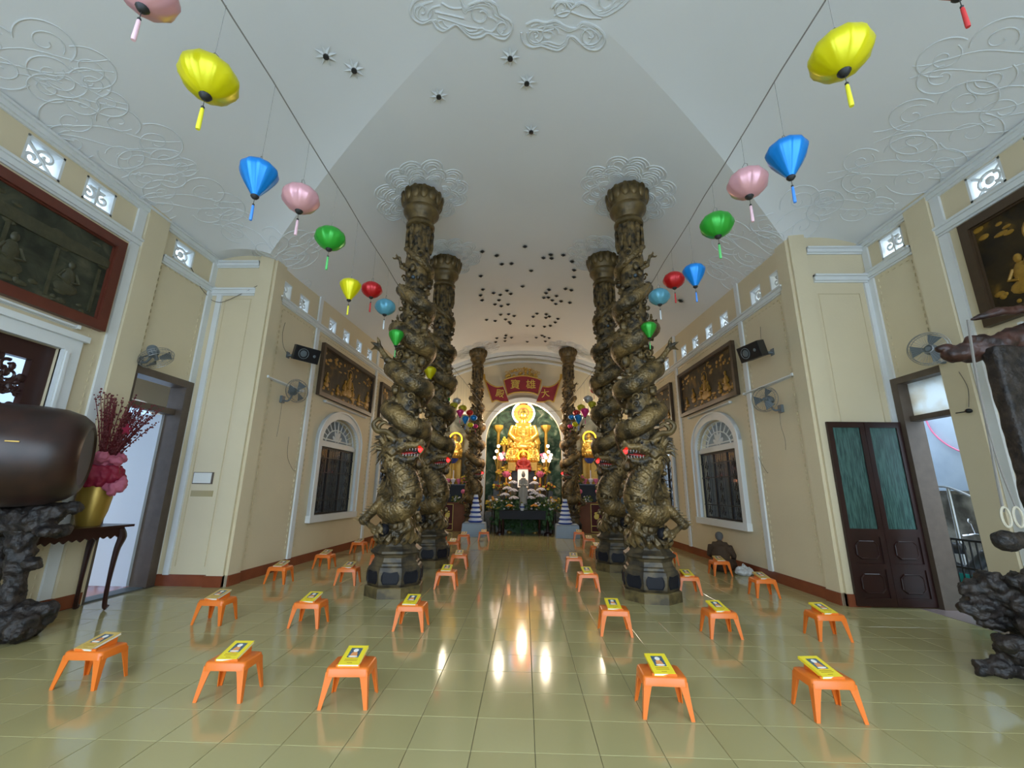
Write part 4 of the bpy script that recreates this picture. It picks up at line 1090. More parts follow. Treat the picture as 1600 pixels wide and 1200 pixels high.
LN = {'l': [(230, -12, 'pink', 'o', 47, 'pink round silk lantern, cut off by the top edge of the photo'), (327, 124, 'yellow', 'o', 46, 'yellow oblate silk lantern, largest on the left cord'), (403, 281, 'blue', 'd', 31, 'blue teardrop silk lantern on the left cord'),
            (470, 311, 'pink', 'o', 31, 'pink oblate silk lantern, right of the blue one on the left cord'), (516, 373, 'green', 'o', 26, 'green oblate silk lantern on the left cord'), (547, 453, 'yellow', 'd', 18, 'yellow teardrop silk lantern on the left cord'),
            (581, 453, 'red', 'o', 18, 'red silk lantern next to the yellow teardrop one'), (602, 480, 'lightblue', 'o', 18, 'pale blue oblate silk lantern against the front left column'), (619, 528, 'green', 'd', 13.5, 'green teardrop silk lantern before the front left column'),
            (665, 548, 'magenta', 'r', 6, 'small magenta lantern glimpsed between the left columns'), (672, 583, 'yellow', 'd', 11, 'yellow lantern tucked between the two left columns'),
            (703, 613, 'red', 'o', 7, 'far red lantern at the head of the left cluster'), (697, 627, 'green', 'd', 8, 'far green lantern beside the second left column'), (714, 627, 'silver', 'o', 8, 'far silver lantern of the left cluster'), (709, 636, 'darkyellow', 'd', 8, 'far yellow teardrop lantern of the left cluster'),
            (723, 638, 'darkyellow', 'o', 8, 'far yellow round lantern of the left cluster'), (719, 646, 'magenta', 'd', 7, 'far magenta lantern of the left cluster'), (734, 645, 'red', 'o', 7, 'far red lantern in the middle of the left cluster'), (727, 656, 'blue', 'd', 7, 'far blue teardrop lantern of the left cluster'),
            (740, 653, 'blue', 'o', 7, 'far blue round lantern before the far left column'), (735, 664, 'yellow', 'o', 6, 'far small yellow lantern, lowest but one of the left cluster'), (743, 666, 'magenta', 'o', 5, 'far small pink lantern, lowest of the left cluster')],
      'r': [(1487, -38, 'red', 'd', 45, 'red lantern above the photo with only its tassel end in view'), (1313, 86, 'yellow', 'o', 48, 'yellow oblate silk lantern, largest on the right cord'), (1231, 250, 'blue', 'd', 33, 'bright blue teardrop silk lantern, largest blue on the right cord'),
            (1168, 287, 'pink', 'o', 33, 'pink oblate silk lantern on the right cord'), (1120, 352, 'green', 'o', 28, 'green oblate silk lantern on the right cord'), (1085, 431, 'blue', 'd', 19, 'blue teardrop silk lantern beside the red one on the right cord'), (1053, 438, 'red', 'o', 18.5, 'red silk lantern on the right cord'),
            (1030, 464, 'lightblue', 'o', 18.5, 'pale blue oblate silk lantern beside the front right column'), (1014, 516, 'green', 'd', 13.5, 'green teardrop silk lantern before the front right column'), (967, 544, 'magenta', 'r', 6, 'small magenta lantern glimpsed between the right columns'),
            (958, 581, 'yellow', 'd', 11, 'yellow lantern tucked between the two right columns'), (935, 591, 'blue', 'o', 5, 'far blue lantern half hidden behind the second right column'), (928, 610, 'red', 'o', 7, 'far red lantern at the head of the right cluster'), (919, 624, 'silver', 'o', 9, 'far silver lantern of the right cluster'),
            (925, 634, 'darkyellow', 'd', 8, 'far yellow teardrop lantern of the right cluster'), (908, 637, 'darkyellow', 'o', 8, 'far yellow round lantern of the right cluster'), (914, 645, 'magenta', 'd', 8, 'far magenta teardrop lantern of the right cluster'), (901, 645, 'red', 'o', 7, 'far red lantern in the middle of the right cluster'),
            (904, 655, 'blue', 'd', 8, 'far blue teardrop lantern of the right cluster'), (893, 652, 'blue', 'o', 6, 'far blue round lantern before the far right column'), (899, 663, 'yellow', 'o', 6, 'far small yellow lantern, lowest but one of the right cluster'), (891, 666, 'magenta', 'o', 5, 'far small pink lantern, lowest of the right cluster')]}
def cord_x(y): return LX if y < 9.7 else lerp(LX, 1.74, min(1, (y-9.7)/6.6))
for sd, ls in LN.items():
    sg = -1 if sd == 'l' else 1; far = []
    for i, (u, v, key, kind, rp, lab) in enumerate(ls):
        if i >= 11:
            lo, hi = 9.7, 16.2
            for _ in range(40):
                m_ = (lo+hi)/2
                if abs(at_y(u, v, m_).x-(-.08 if sg > 0 else 0)) > cord_x(m_): hi = m_
                else: lo = m_
            p = at_y(u, v, lo); far.append((p.y, p.x))
        else: p = at_x(u, v, -LX if sd == 'l' else LX-.08)
        zc = to_px(p)[2]; r = rp*zc/FPX*(.90 if i < 11 else .85)
        if kind == 'd': p = p+Vector((0, 0, .1*r))
        lantern(key, kind, r, lab, 'silk lanterns on the %s cord' % ('left' if sd == 'l' else 'right'), p, max(CORDZ, p.z+r*1.5))
for sd, nm in (('l', 'left'), ('r', 'right')):
    sg = -1 if sd == 'l' else 1
    mb = MB(); P = [(sg*cord_x(y)-(.08 if sg > 0 else 0), y, CORDZ-.02*math.sin(y*2.2)**2) for y in [-1.2+i*.5 for i in range(39)]]
    mb.tube(P, .006, 5)
    tag(mb.build('lantern_cord', M['cord']), 'long grey cord carrying the lanterns along the %s columns' % nm, 'cord')
# ------------------------------------------------------------------ gilded relief paintings
def figures(a0, a1, z0, z1, n, seed, y=.03, big=None):
    rnd = random.Random(seed); H_ = z1-z0; out = []
    spots = [(lerp(a0, a1, (k+.5)/n+rnd.uniform(-.03, .03)), rnd.uniform(.45, .8)) for k in range(n)]
    if big is not None: spots.append((lerp(a0, a1, big), 1.1))
    for x, s_ in spots:
        mb = MB(); out.append(mb)
        h = H_*.62*s_; zb = z0+H_*rnd.uniform(.06, .16)
        mb.ell((x, y, zb+h*.16), (h*.30, .022, h*.17), 10, 6)       # seated lap and robe
        mb.ell((x, y, zb+h*.45), (h*.17, .026, h*.28), 10, 6)
        mb.ell((x, y+.006, zb+h*.80), (h*.085, .024, h*.11), 9, 6)
        for s2 in (-1, 1): mb.tube([(x+s2*h*.14, y, zb+h*.6), (x+s2*h*.26, y+.008, zb+h*.38), (x+s2*h*.06, y+.014, zb+h*.32)], h*.04, 6)
        if s_ > 1: mb.tube([(x+h*.2*math.cos(q*PI/9), y-.01, zb+h*.82+h*.2*math.sin(q*PI/9)) for q in range(18)], h*.018, 5, closed=True)
    return out
def painting(w, a0, a1, z0, z1, label, frame, canvas, fig, nfig, seed, tilt=0.0, fw=.09, big=.5, grp='gilded relief paintings high on the walls', pav=False):
    t = thing('relief_painting', label, 'painting', group=grp, M4=w.at(0, 0) @ Matrix.Translation((0, 0, z0)) @ Matrix.Rotation(math.radians(-tilt), 4, 'X') @ Matrix.Translation((0, 0, -z0)))
    mb = MB()
    for q in ((a0+fw, a1-fw, z0, z0+fw), (a0+fw, a1-fw, z1-fw, z1), (a0, a0+fw, z0, z1), (a1-fw, a1, z0, z1)): mb.bx((q[0], .0, q[2]), (q[1], .09, q[3]))
    g = fw+.02
    for q in ((a0+fw, a1-fw, z0+fw, z0+g), (a0+fw, a1-fw, z1-g, z1-fw), (a0+fw, a0+g, z0+g, z1-g), (a1-g, a1-fw, z0+g, z1-g)): mb.bx((q[0], .0, q[2]), (q[1], .06, q[3]))
    mb.build('picture_frame', frame, t, smooth=False)
    MB().bx((a0+fw*.5, .01, z0+fw*.5), (a1-fw*.5, .03, z1-fw*.5)).build('canvas', canvas, t, smooth=False)
    for g_ in figures(a0+fw*2, a1-fw*2, z0+fw, z1-fw, nfig, seed, .035, big): g_.build('relief_figure', fig, t)
    mb = MB()
    rnd = random.Random(seed+5)
    if pav:
        pv = MB(); c0 = a0+1.0
        for x in (c0-.75, c0-.2, c0+.35, c0+.85): pv.bx((x-.02, .03, z0+.2), (x+.02, .045, z0+.85))
        pv.band([(c0-1.0+.2*k, z0+.88+.02*(k-5)**2*.12) for k in range(11)], [(c0-.8+.16*k, z0+1.05) for k in range(11)], .03, .055)
        pv.build('relief_pavilion', fig, t, smooth=False)
    for k in range(60):
        x = rnd.uniform(a0+fw*1.5, a1-fw*1.5); z = rnd.uniform(z1-fw-(z1-z0)*.30, z1-fw*1.4) if k % 2 else rnd.uniform(z0+fw*1.2, z0+(z1-z0)*.25)
        mb.ell((x, .03, z), (rnd.uniform(.03, .09), .014, rnd.uniform(.02, .05)), 7, 5)
    o = mb.build('relief_clouds', fig, t); o['kind'] = 'stuff'
    return t
painting(NL, dl(5.13), dl(2.03), 3.68, 4.95, 'gilded relief painting high on the left nave wall above the nearest arched window', M['frame_dark'], M['paint_gold'], M['figure_gold'], 6, 1)
painting(NR, 2.10, 5.14, 3.66, 4.90, 'gilded relief painting high on the right nave wall above the nearest arched window', M['frame_dark'], M['paint_gold'], M['figure_gold'], 6, 2)
painting(NL, dl(8.9), dl(5.73), 3.68, 4.92, 'second gilded painting on the left nave wall, half hidden by the dragon columns', M['frame_dark'], M['paint_gold'], M['figure_gold'], 6, 3)
painting(NR, 5.78, 8.9, 3.62, 4.86, 'second gilded painting on the right nave wall, half hidden by the dragon columns', M['frame_dark'], M['paint_gold'], M['figure_gold'], 6, 4)
painting(TL, 1.86, 4.9, 3.72, 5.14, 'large dim painting in a red-brown frame at the left edge, above the carved screen', M['frame_red'], M['paint_dim'], M['figure_dim'], 4, 5, fw=.13, big=None, pav=True)
painting(TR, 3.5, 6.55, 3.72, 5.20, 'large dark gilded painting cut off by the right edge above the wooden bell frame', M['frame_dark'], M['paint_gold'], M['figure_gold'], 5, 6, fw=.12, big=.78)

# ------------------------------------------------------------------ wall fans, speakers, tube lamps
def wall_fan(w, a, z, label, yaw, pitch=0, col='steel', reach=.34, hr=.235):
    t = thing('wall_fan', label, 'fan', group='wall fans', M4=w.at(a, z))
    MB().bx((-.05, 0, -.07), (.05, .05, .07)).build('wall_plate', M['grey'], t, smooth=False)
    MB().tube(smooth_path([(0, .04, -.02), (0, .14, -.03), (0, .2, .04), (0, .22, .12)], 4), .018, 8).build('arm', M['grey'], t)
    h = bpy.data.objects.new('fan_head', None)
    RR = Matrix.Translation((0, .22, .16)) @ Matrix.Rotation(math.radians(yaw), 4, 'Z') @ Matrix.Rotation(math.radians(pitch), 4, 'X')
    mb = MB(); mb.T = RR; mb.tube(smooth_path([(0, -.08, 0), (0, -.04, 0), (0, .04, 0), (0, .08, 0)], 3), radii(10, [.05, .075, .08, .05]), 14)
    mb.build('motor', M['grey'], t)
    mb = MB(); mb.T = RR
    for k in range(3):
        a0 = 2*PI*k/3
        vs = []
        for r in (.04, .10, .17, .205):
            for da in (-.42, .42): vs.append((r*math.cos(a0+da*(1 if r > .05 else .6)), .14+(.03 if da > 0 else -.01), r*math.sin(a0+da)))
        mb.add(vs, [(0, 1, 3, 2), (2, 3, 5, 4), (4, 5, 7, 6)]); mb.add([(p[0], p[1]+.003, p[2]) for p in vs], [(2, 3, 1, 0), (4, 5, 3, 2), (6, 7, 5, 4)])
    mb.cyl((0, .08, 0), (0, .17, 0), .03, n=10); mb.build('blades', M['grey'], t)
    mb = MB(); mb.T = RR
    for y, r in ((.14, hr), (.09, hr*.9), (.19, hr*.9), (.205, .06)): mb.tube([(r*math.cos(2*PI*k/28), y, r*math.sin(2*PI*k/28)) for k in range(28)], .0045 if r > .2 else .003, 5, closed=True)
    for k in range(32):
        an = 2*PI*k/32; c_, s_ = math.cos(an), math.sin(an)
        mb.tube([(.05*c_, .205, .05*s_), (hr*.9*c_, .19, hr*.9*s_), (hr*c_, .14, hr*s_), (hr*.9*c_, .09, hr*.9*s_), (.07*c_, .07, .07*s_)], .0016, 4)
    mb.build('guard', M['steel'], t)
    bpy.data.objects.remove(h)
    MB().tube(smooth_path([(.02, .04, -.06), (.03, .05, -.3), (.0, .03, -.55), (.02, .03, -.75)], 5), .003, 4).build('pull_cord', M['wire'], t)
    return t
wall_fan(TL, 1.19, 3.50, 'grey wall fan on the left wall above the open left doorway', 5, -58)
wall_fan(NL, dl(.80), 3.30, 'wall fan on the left nave wall below the black speaker', -25, 0)
wall_fan(NR, .80, 3.10, 'wall fan on the right nave wall below the black speaker', 30, 0)
wall_fan(TR, 7.16, 3.46, 'wall fan on the right wall above the doorway, before the carved beam', 35, -5)
def speaker(w, a, z, label, yaw):
    t = thing('loudspeaker', label, 'speaker', group='black wall speakers', M4=w.at(a, z, .0))
    RR = Matrix.Translation((0, .36, 0)) @ Matrix.Rotation(math.radians(yaw), 4, 'Z') @ Matrix.Rotation(math.radians(-16), 4, 'X')
    mb = MB(); mb.T = RR
    P = [(-.26, -.12), (.26, -.12), (.2, .10), (-.2, .10)]
    mb.prism([(p[0], -p[1]) for p in P], -.15, .15, 'z')
    mb.build('cabinet', M['black'], t, smooth=False)
    mb = MB(); mb.T = RR; mb.prism([(-.24, -.135), (.24, -.135), (.24, .135), (-.24, .135)], .118, .128); mb.build('grille', M['iron'], t, smooth=False)
    mb = MB(); mb.T = RR; mb.tube([(.08+.1*math.cos(2*PI*k/20), .13, .1*math.sin(2*PI*k/20)) for k in range(20)], .008, 6, closed=True); mb.ell((.08, .12, 0), (.085, .015, .085), 14, 6); mb.ell((-.15, .12, .0), (.04, .014, .04), 10, 5); mb.build('driver_cone', M['grey'], t)
    mb = MB(); mb.bx((-.03, 0.012, -.05), (.03, .26, -.01)); mb.bx((-.05, 0, -.08), (.05, .012, .05)); mb.build('bracket', M['grey'], t, smooth=False)
    MB().tube(smooth_path([(.06, .02, .0), (.2, .01, .12), (.28, .01, .35), (.25, .01, .6)], 6), .004, 4).build('cable', M['wire'], t)
    return t
speaker(NL, dl(.80), 4.25, 'black loudspeaker tilted down from the left nave wall', -32)
speaker(NR, .84, 4.22, 'black loudspeaker tilted down from the right nave wall', 12)
def tube_lamp(w, a0, a1, z, label, d=.03):
    t = thing('tube_lamp', label, 'lamp', group='unlit tube lamps on the walls', M4=w.at(0, z))
    MB().bx((a0, 0, -.02), (a1, d, .02)).build('batten', M['white'], t, smooth=False)
    mb = MB(); mb.cyl((a0+.04, d+.022, 0), (a1-.04, d+.022, 0), .016, n=10); mb.build('glass_tube', M['tubewhite'], t)
    mb = MB(); mb.bx((a0, 0, -.025), (a0+.04, d+.045, .025)); mb.bx((a1-.04, 0, -.025), (a1, d+.045, .025)); mb.bx((a0, 0, -.026), (a1, .008, -.02)); mb.build('end_holder', M['white'], t, smooth=False)
tube_lamp(NL, dl(1.44), dl(.2), 3.62, 'unlit white tube lamp on the left nave wall behind the fan')
tube_lamp(NR, .3, 1.9, 3.62, 'unlit white tube lamp on the right nave wall behind the fan')
tube_lamp(NL, dl(4.8), dl(2.4), 3.60, 'unlit white tube lamp just under the left gilded painting')
tube_lamp(NR, 2.48, 4.73, 3.57, 'unlit white tube lamp just under the right gilded painting')
tube_lamp(TL, 2.17, 3.4, 3.66, 'unlit tube lamp under the large red-framed painting')
tube_lamp(TR, 4.9, 6.2, 3.62, 'unlit tube lamp under the large painting at the right edge')
# notice, tape, hooks, loose wires
t = thing('wall_notice', 'small framed paper notice on the left return wall', 'sign', M4=JL.at(.66, 1.73))
MB().bx((-.18, .0, -.10), (.18, .012, .10)).build('backing', M['wood2'], t, smooth=False)
MB().bx((-.15, .012, -.085), (.165, .018, .09)).build('paper_sheet', M['paper'], t, smooth=False)
tag(MB().bx((-.2, 0, -.05), (.19, .006, .05)).build('tape_strip', M['tape'], smooth=False, M4=JL.at(.64, 1.47)), 'brown tape patch below the framed notice', 'tape')
def wire(w, pts, label, r=.006, name='loose_wire', mt='wire'):
    P = smooth_path([(p[0], p[2] if len(p) > 2 else .02, p[1]) for p in pts], 6)
    tag(MB().tube(P, r, 5).build(name, M[mt], M4=w.M), label, 'wire')
wire(TL, [(.6, 5.45), (.3, 5.2), (.05, 5.12), (-.0, 5.14)], 'brown loose wire drooping from the vent by the left corner')
wire(JL, [(1.17, 5.10), (.9, 5.02, .05), (.55, 5.2, .04), (.25, 5.36, .06)], 'brown wire arching across the left return wall near the ceiling')
wire(NL, [(dl(1.2), 2.6), (dl(1.25), 2.2), (dl(1.5), 1.95), (dl(1.6), 1.93)], 'thin wire hanging beside the white strip on the left nave wall', .004)
wire(NR, [(1.75, 2.75), (1.7, 2.3), (1.5, 2.0), (1.45, 1.98)], 'thin wire hanging beside the white strip on the right nave wall', .004)
t = thing('wall_hook', 'dark metal door hook on the wall right of the right doorway', 'hook', M4=TR.at(6.98, 2.7))
MB().cyl((.0, .07, 0), (.12, .16, -.01), .008, n=6).build('hook_rod', M['iron'], t); MB().ell((-.0, .1, 0), (.04, .04, .03), 9, 6).build('hook_boss', M['iron'], t)
wire(TR, [(7.0, 3.25, .08), (6.93, 3.0, .09), (6.98, 2.75, .09)], 'thin wire running down to the door hook on the right', .004)

# ------------------------------------------------------------------ big wooden drum on its root stand, left
DX, DY, DZ = -5.52, 4.42, 1.90
t = thing('wooden_drum', 'huge dark lacquered wooden drum lying on the root stand at the left edge', 'drum', (DX, DY, DZ), math.radians(36))
prof = [(.02, -.78), (.38, -.78), (.42, -.74), (.49, -.5), (.535, -.2), (.545, 0), (.54, .2), (.52, .38), (.47, .52), (.40, .60), (.34, .62), (.32, .60), (.02, .595)]
mb = MB(); mb.T = Matrix.Rotation(PI/2, 4, 'Y'); mb.lathe(prof, 40, cap=True); mb.build('drum_body', M['drum'], t)
for xx in ():
    mb = MB(); mb.T = Matrix.Rotation(PI/2, 4, 'Y'); mb.tube([((.452)*math.cos(2*PI*k/40), (.452)*math.sin(2*PI*k/40), xx) for k in range(40)], .012, 6, closed=True); mb.build('hoop', M['drum'], t)
mb = MB(); mb.bx((.10, -.542, .1), (.20, -.50, .112)); mb.build('gold_mark', M['gold_paint'], t, smooth=False)
def root_blob(name, items, parent, mt, voxel=.022, disp=(12, .04)): return blob(items, name, M[mt], voxel, parent, 2, disp)
st = thing('drum_stand', 'black gnarled root-wood stand under the wooden drum', 'stand', (-5.42, 4.75, 0), 0)
rnd = random.Random(11)
it = [('t', [(-.5, 0, 1.22), (-.3, -.05, 1.20), (.1, .0, 1.24), (.28, .02, 1.34)], [.16, .17, .16, .08])]
for k in range(16): it.append(('e', (rnd.uniform(-.45, .26), rnd.uniform(-.16, .14), rnd.uniform(1.08, 1.38)), (rnd.uniform(.08, .14), rnd.uniform(.06, .12), rnd.uniform(.05, .10))))
root_blob('cradle', it, st, 'root')
it = [('t', [(-.05, 0, .1), (-.03, .02, .6), (-.08, 0, 1.2)], [.13, .10, .15]), ('t', [(-.45, .1, .1), (-.42, .12, .6), (-.4, .1, 1.1)], [.10, .08, .10]), ('e', (.18, -.04, .78), (.09, .08, .07)), ('t', [(-.4, .1, .74), (.15, -.02, .76)], [.05, .055])]
root_blob('post', it, st, 'root')
it = []
for k in range(26): it.append(('e', (rnd.uniform(-.5, .22), rnd.uniform(-.2, .2), rnd.uniform(.06, .34)), (rnd.uniform(.10, .18), rnd.uniform(.09, .16), rnd.uniform(.06, .12))))
it += [('t', [(-.1, 0, .3), (.15, -.05, .18), (.3, -.1, .07)], [.1, .1, .06]), ('t', [(-.45, 0, .12), (.1, 0, .12)], [.13, .13]), ('t', [(0, 0, .2), (.05, -.2, .1)], [.1, .08])]
root_blob('root_foot', it, st, 'root')

# ------------------------------------------------------------------ side table, gold vase and red branches
TH = 1.07
t = thing('console_table', 'tall black lacquered side table with curved legs beside the left doorway', 'table', (-5.70, 5.42, 0), PI/2)
# local x runs along the wall (towards the doorway), local y from the wall
MB().bx((-.66, -.25, TH-.03), (.66, .29, TH)).build('tabletop', M['wood'], t, smooth=False)
mb = MB(); mb.bx((-.56, -.20, TH-.13), (.56, -.175, TH-.03)); mb.bx((-.56, .195, TH-.13), (.56, .22, TH-.03)); mb.bx((-.56, -.175, TH-.13), (-.535, .195, TH-.03)); mb.bx((.535, -.175, TH-.13), (.56, .195, TH-.03))
for k in range(11): mb.prism([(-.5+k*.1-.05, TH-.13), (-.5+k*.1, TH-.16-.01*(k % 2)), (-.5+k*.1+.05, TH-.13)], -.2, -.18)
mb.build('carved_apron', M['wood'], t, smooth=False)
for sx in (-1, 1):
    for sy in (-1, 1):
        y0 = .20 if sy > 0 else -.19
        P = smooth_path([(sx*.53, y0*.95, TH-.05), (sx*.56, y0*1.05, TH-.16), (sx*.53, y0, TH-.34), (sx*.52, y0*.98, .35), (sx*.53, y0, .08), (sx*.555, y0*1.06, .03)], 5)
        MB().tube(P, radii(len(P), [.04, .05, .035, .024, .026, .038]), 8).build('leg', M['wood'], t)
vz_ = thing('gold_vase', 'gold vase wrapped in crimson and pink net on the side table', 'vase', (-5.76, 5.72, TH+.0)); vz_.scale = (1.22, 1.22, 1.28)
MB().lathe([(.10, 0), (.105, .02), (.135, .14), (.15, .28), (.145, .38), (.12, .46), (.11, .50), (.09, .5), (.1, .4), (.08, .05)], 28).build('vase_body', M['vase_gold'], vz_)
mb = MB(); rnd = random.Random(5)
it = [('t', [(.11*math.cos(q), .11*math.sin(q), .40), (.15*math.cos(q), .15*math.sin(q), .50), (.12*math.cos(q), .12*math.sin(q), .60)], [.05, .07, .05]) for q in [k*.7 for k in range(9)]]
blob(it+[('e', (0, 0, .5), (.15, .15, .12))], 'crimson_wrap', M['net_red'], .014, vz_, 1, (18, .02))
it = [('e', (.13*math.cos(k*1.05), .13*math.sin(k*1.05), .66+.03*(k % 2)), (.08, .07, .055)) for k in range(6)]
blob(it+[('e', (0, 0, .63), (.12, .12, .06))], 'pink_net_frill', M['net_pink'], .014, vz_, 1, (22, .03))
it = [('e', (.20+.03*(k % 2), -.03+.05*k, .36+.04*k), (.06, .05, .07)) for k in range(3)]+[('e', (.14, .0, .40), (.08, .08, .05))]
blob(it, 'pink_net_frill', M['net_pink'], .014, vz_, 1, (22, .025))
mb = MB(); bd = MB()
for k in range(52):
    a = rnd.uniform(0, 2*PI); lean = rnd.uniform(.05, .30) if k < 30 else rnd.uniform(.25, .50)
    L = rnd.uniform(.62, .95); dx, dy = math.cos(a)*lean, math.sin(a)*lean*.7
    dx = max(dx, -.16)
    if k >= 30: dx = abs(dx)*.5; dy = abs(dy)*1.6
    P = smooth_path([(0, 0, .45), (dx*.25, dy*.25, .45+L*.35), (dx*.62, dy*.6, .45+L*.7), (dx, dy, .45+L)], 4)
    mb.tube(P, radii(len(P), [.006, .005, .003]), 4)
    for p in P[3:]:
        for q in range(3): bd.ell((p.x+rnd.uniform(-.022, .022), p.y+rnd.uniform(-.022, .022), p.z+rnd.uniform(-.03, .03)), rnd.uniform(.006, .012), 5, 4)
o = mb.build('branch', M['branch'], vz_); o['kind'] = 'stuff'
o = bd.build('buds', M['branch'], vz_); o['kind'] = 'stuff'
mb = MB(); mb.prism([(math.cos(PI/2+k*PI/5)*(.06 if k % 2 == 0 else .025), math.sin(PI/2+k*PI/5)*(.06 if k % 2 == 0 else .025)) for k in range(10)], -.01, .01); mb.build('red_bow', M['net_red'], vz_, M4=Matrix.Translation((.30, -.12, .98)))

# ------------------------------------------------------------------ carved bell frame at the right edge
bf = thing('bell_frame', 'dark driftwood bell frame with gnarled beam and root foot at the right edge', 'frame', (4.62, 4.25, 0), 0)
bx_, by_ = 4.62, 4.25
def loc(p): return (p.x-bx_, p.y-by_, p.z)
a1 = at_y(1478, 556, 4.55); a2 = at_y(1540, 545, 4.45); a3 = at_y(1640, 518, 4.3)
rnd = random.Random(21)
A1, A2, A3 = Vector(loc(a1)), Vector(loc(a2)), Vector(loc(a3)); A4 = A3+(A3-A2)*1.6
it = [('t', [A1, A1.lerp(A2, .5), A2, A3, A4], [.05, .11, .13, .16, .16])]
for k in range(22):
    q = rnd.random(); p = A1.lerp(A4, q); s_ = rnd.uniform(.05, .09); it.append(('e', (p.x, p.y+rnd.uniform(-.08, .08), p.z+rnd.uniform(-.09, .08)), (s_*1.8, s_, s_*.7)))
blob(it, 'gnarled_beam', M['root_red'], .022, bf, 2, (9, .03))
b1 = at_y(1516, 500, 4.5); b2 = at_y(1560, 487, 4.4); b3 = at_y(1660, 482, 4.3)
it = [('t', [loc(b1), loc(b1.lerp(b2, .5)), loc(b2), loc(b3)], [.012, .04, .045, .06])]
blob(it, 'upper_branch', M['root_red'], .014, bf, 2, (9, .02))
c1 = at_y(1558, 545, 4.35); c2 = at_y(1602, 800, 4.35); 
px_ = c1.x; it = [('b', (px_-bx_+.06, .1, 1.75), (.34, .16, 2.7)), ('e', (px_-bx_+.02, .05, .9), (.2, .14, .4))]
blob(it, 'upright_post', M['root'], .024, bf, 2, (4, .02))
it = []
for k in range(46): zz = rnd.uniform(.2, .92); it.append(('e', (rnd.uniform(-.48+.25*abs(zz-.6), .75), rnd.uniform(-.14, .3), zz), (rnd.uniform(.08, .16), rnd.uniform(.08, .14), rnd.uniform(.05, .10))))
it += [('t', [(-.46, .3, .07), (-.2, .28, .07), (.3, .3, .1)], [.06, .09, .12]), ('t', [(-.4, .1, .86), (-.1, .1, .65), (.2, .1, .2)], [.09, .2, .24]), ('t', [(0, .3, .1), (.6, .3, .12)], [.12, .15]), ('e', (.1, .1, .3), (.25, .2, .3)), ('e', (.55, .1, .4), (.3, .2, .4))]
blob(it, 'root_foot', M['root'], .020, bf, 1, (13, .045))
kp = at_y(1573, 845, 4.1)
blob([('e', (0, 0, 0), (.11, .09, .09)), ('t', [(0, 0, 0), (.3, .1, 0)], [.07, .07])], 'striker_knob', M['root'], .016, bf, 2, (14, .012), loc=loc(kp))
rp = thing('pull_rope', 'grey rope with pale loop ends hanging down the bell frame post', 'rope', tuple(at_y(1518, 530, 4.05)))
mb = MB(); r0 = at_y(1518, 530, 4.05)
P = [at_y(u, v, 4.05)-r0 for u, v in ((1512, 500), (1526, 590), (1541, 660), (1556, 740), (1568, 800))]
mb.tube(smooth_path(P, 5), .012, 6); P2 = [at_y(u, v, 4.04)-r0 for u, v in ((1541, 660), (1562, 730), (1588, 795))]; mb.tube(smooth_path(P2, 5), .008, 6); mb.build('rope_line', M['cord'], rp)
for uu in (1572, 1591):
    mb = MB(); c_ = at_y(uu, 808, 4.02)-r0
    mb.tube([c_+Vector((.038*math.cos(2*PI*k/16), 0, .085*math.sin(2*PI*k/16))) for k in range(16)], .011, 6, closed=True); mb.build('rope_loop', M['rope'], rp)
q = at_y(1600, 955, 4.3)
t = thing('red_box', 'small red box at the right edge beside the root foot', 'box', (q.x+.1, 3.95, 0)); MB().bx((-.1, -.1, .0), (.2, .1, .62)).build('box_body', M['frame_red'], t, smooth=False); MB().bx((-.11, -.11, .62), (.21, .11, .65)).build('lid', M['frame_red'], t, smooth=False)

# ------------------------------------------------------------------ person kneeling by the right wall, white bag
pp = at_z(1130, 893); ps = thing('person', 'person in a brown robe with grey hair, seated on the floor by the right wall', 'person', (pp.x, pp.y+.05, 0), math.radians(-28))
blob([('e', (0, 0, .14), (.24, .25, .15)), ('t', [(0, .02, .15), (0, .06, .36), (0, .07, .50)], [.19, .17, .13]), ('t', [(-.15, .07, .50), (.15, .07, .50)], [.075, .075]), ('t', [(-.17, .08, .49), (-.23, .16, .30), (-.14, .30, .22)], [.07, .06, .045]),
      ('t', [(.17, .08, .49), (.24, .16, .30), (.22, .34, .20)], [.07, .06, .045]), ('t', [(-.1, .05, .1), (-.2, .38, .10)], [.13, .09]), ('t', [(.1, .05, .1), (.2, .38, .10)], [.13, .09]), ('t', [(0, .07, .5), (0, .09, .60)], [.07, .05])], 'robe', M['robe'], .018, ps, 3)
hd = blob([('e', (0, .13, .66), (.070, .085, .10)), ('t', [(0, .09, .54), (0, .12, .62)], [.045, .045]), ('e', (0, .215, .65), (.014, .02, .02)), ('e', (-.072, .13, .655), (.012, .02, .028)), ('e', (.072, .13, .655), (.012, .02, .028))], 'head', M['skin'], .010, ps, 2)
blob([('e', (0, .115, .69), (.082, .09, .085)), ('e', (0, .07, .665), (.07, .05, .07))], 'hair', M['hair'], .010, hd, 2, (40, .004))
for s_ in (-1, 1):
    it = [('e', (s_*.16, .36, .205), (.035, .045, .018))]
    for k in range(4): it.append(('t', [(s_*.16+(k-1.5)*.017, .39, .205), (s_*.16+(k-1.5)*.019, .43, .20), (s_*.16+(k-1.5)*.019, .455, .185)], [.009, .008, .006]))
    it.append(('t', [(s_*.16-s_*.03, .35, .205), (s_*.16-s_*.055, .39, .20)], [.010, .007]))
    blob(it, 'hand', M['skin'], .006, ps, 1)
    MB().ell((s_*.028, .207, .675), .007, 8, 6).build('eye', M['panel_dark'], hd)
bg_ = at_z(1167, 899)
t = thing('plastic_bag', 'crumpled white plastic bag on the floor beside the seated person', 'bag', (bg_.x-.04, bg_.y, 0)); t.scale = (.9, .85, 1.0)
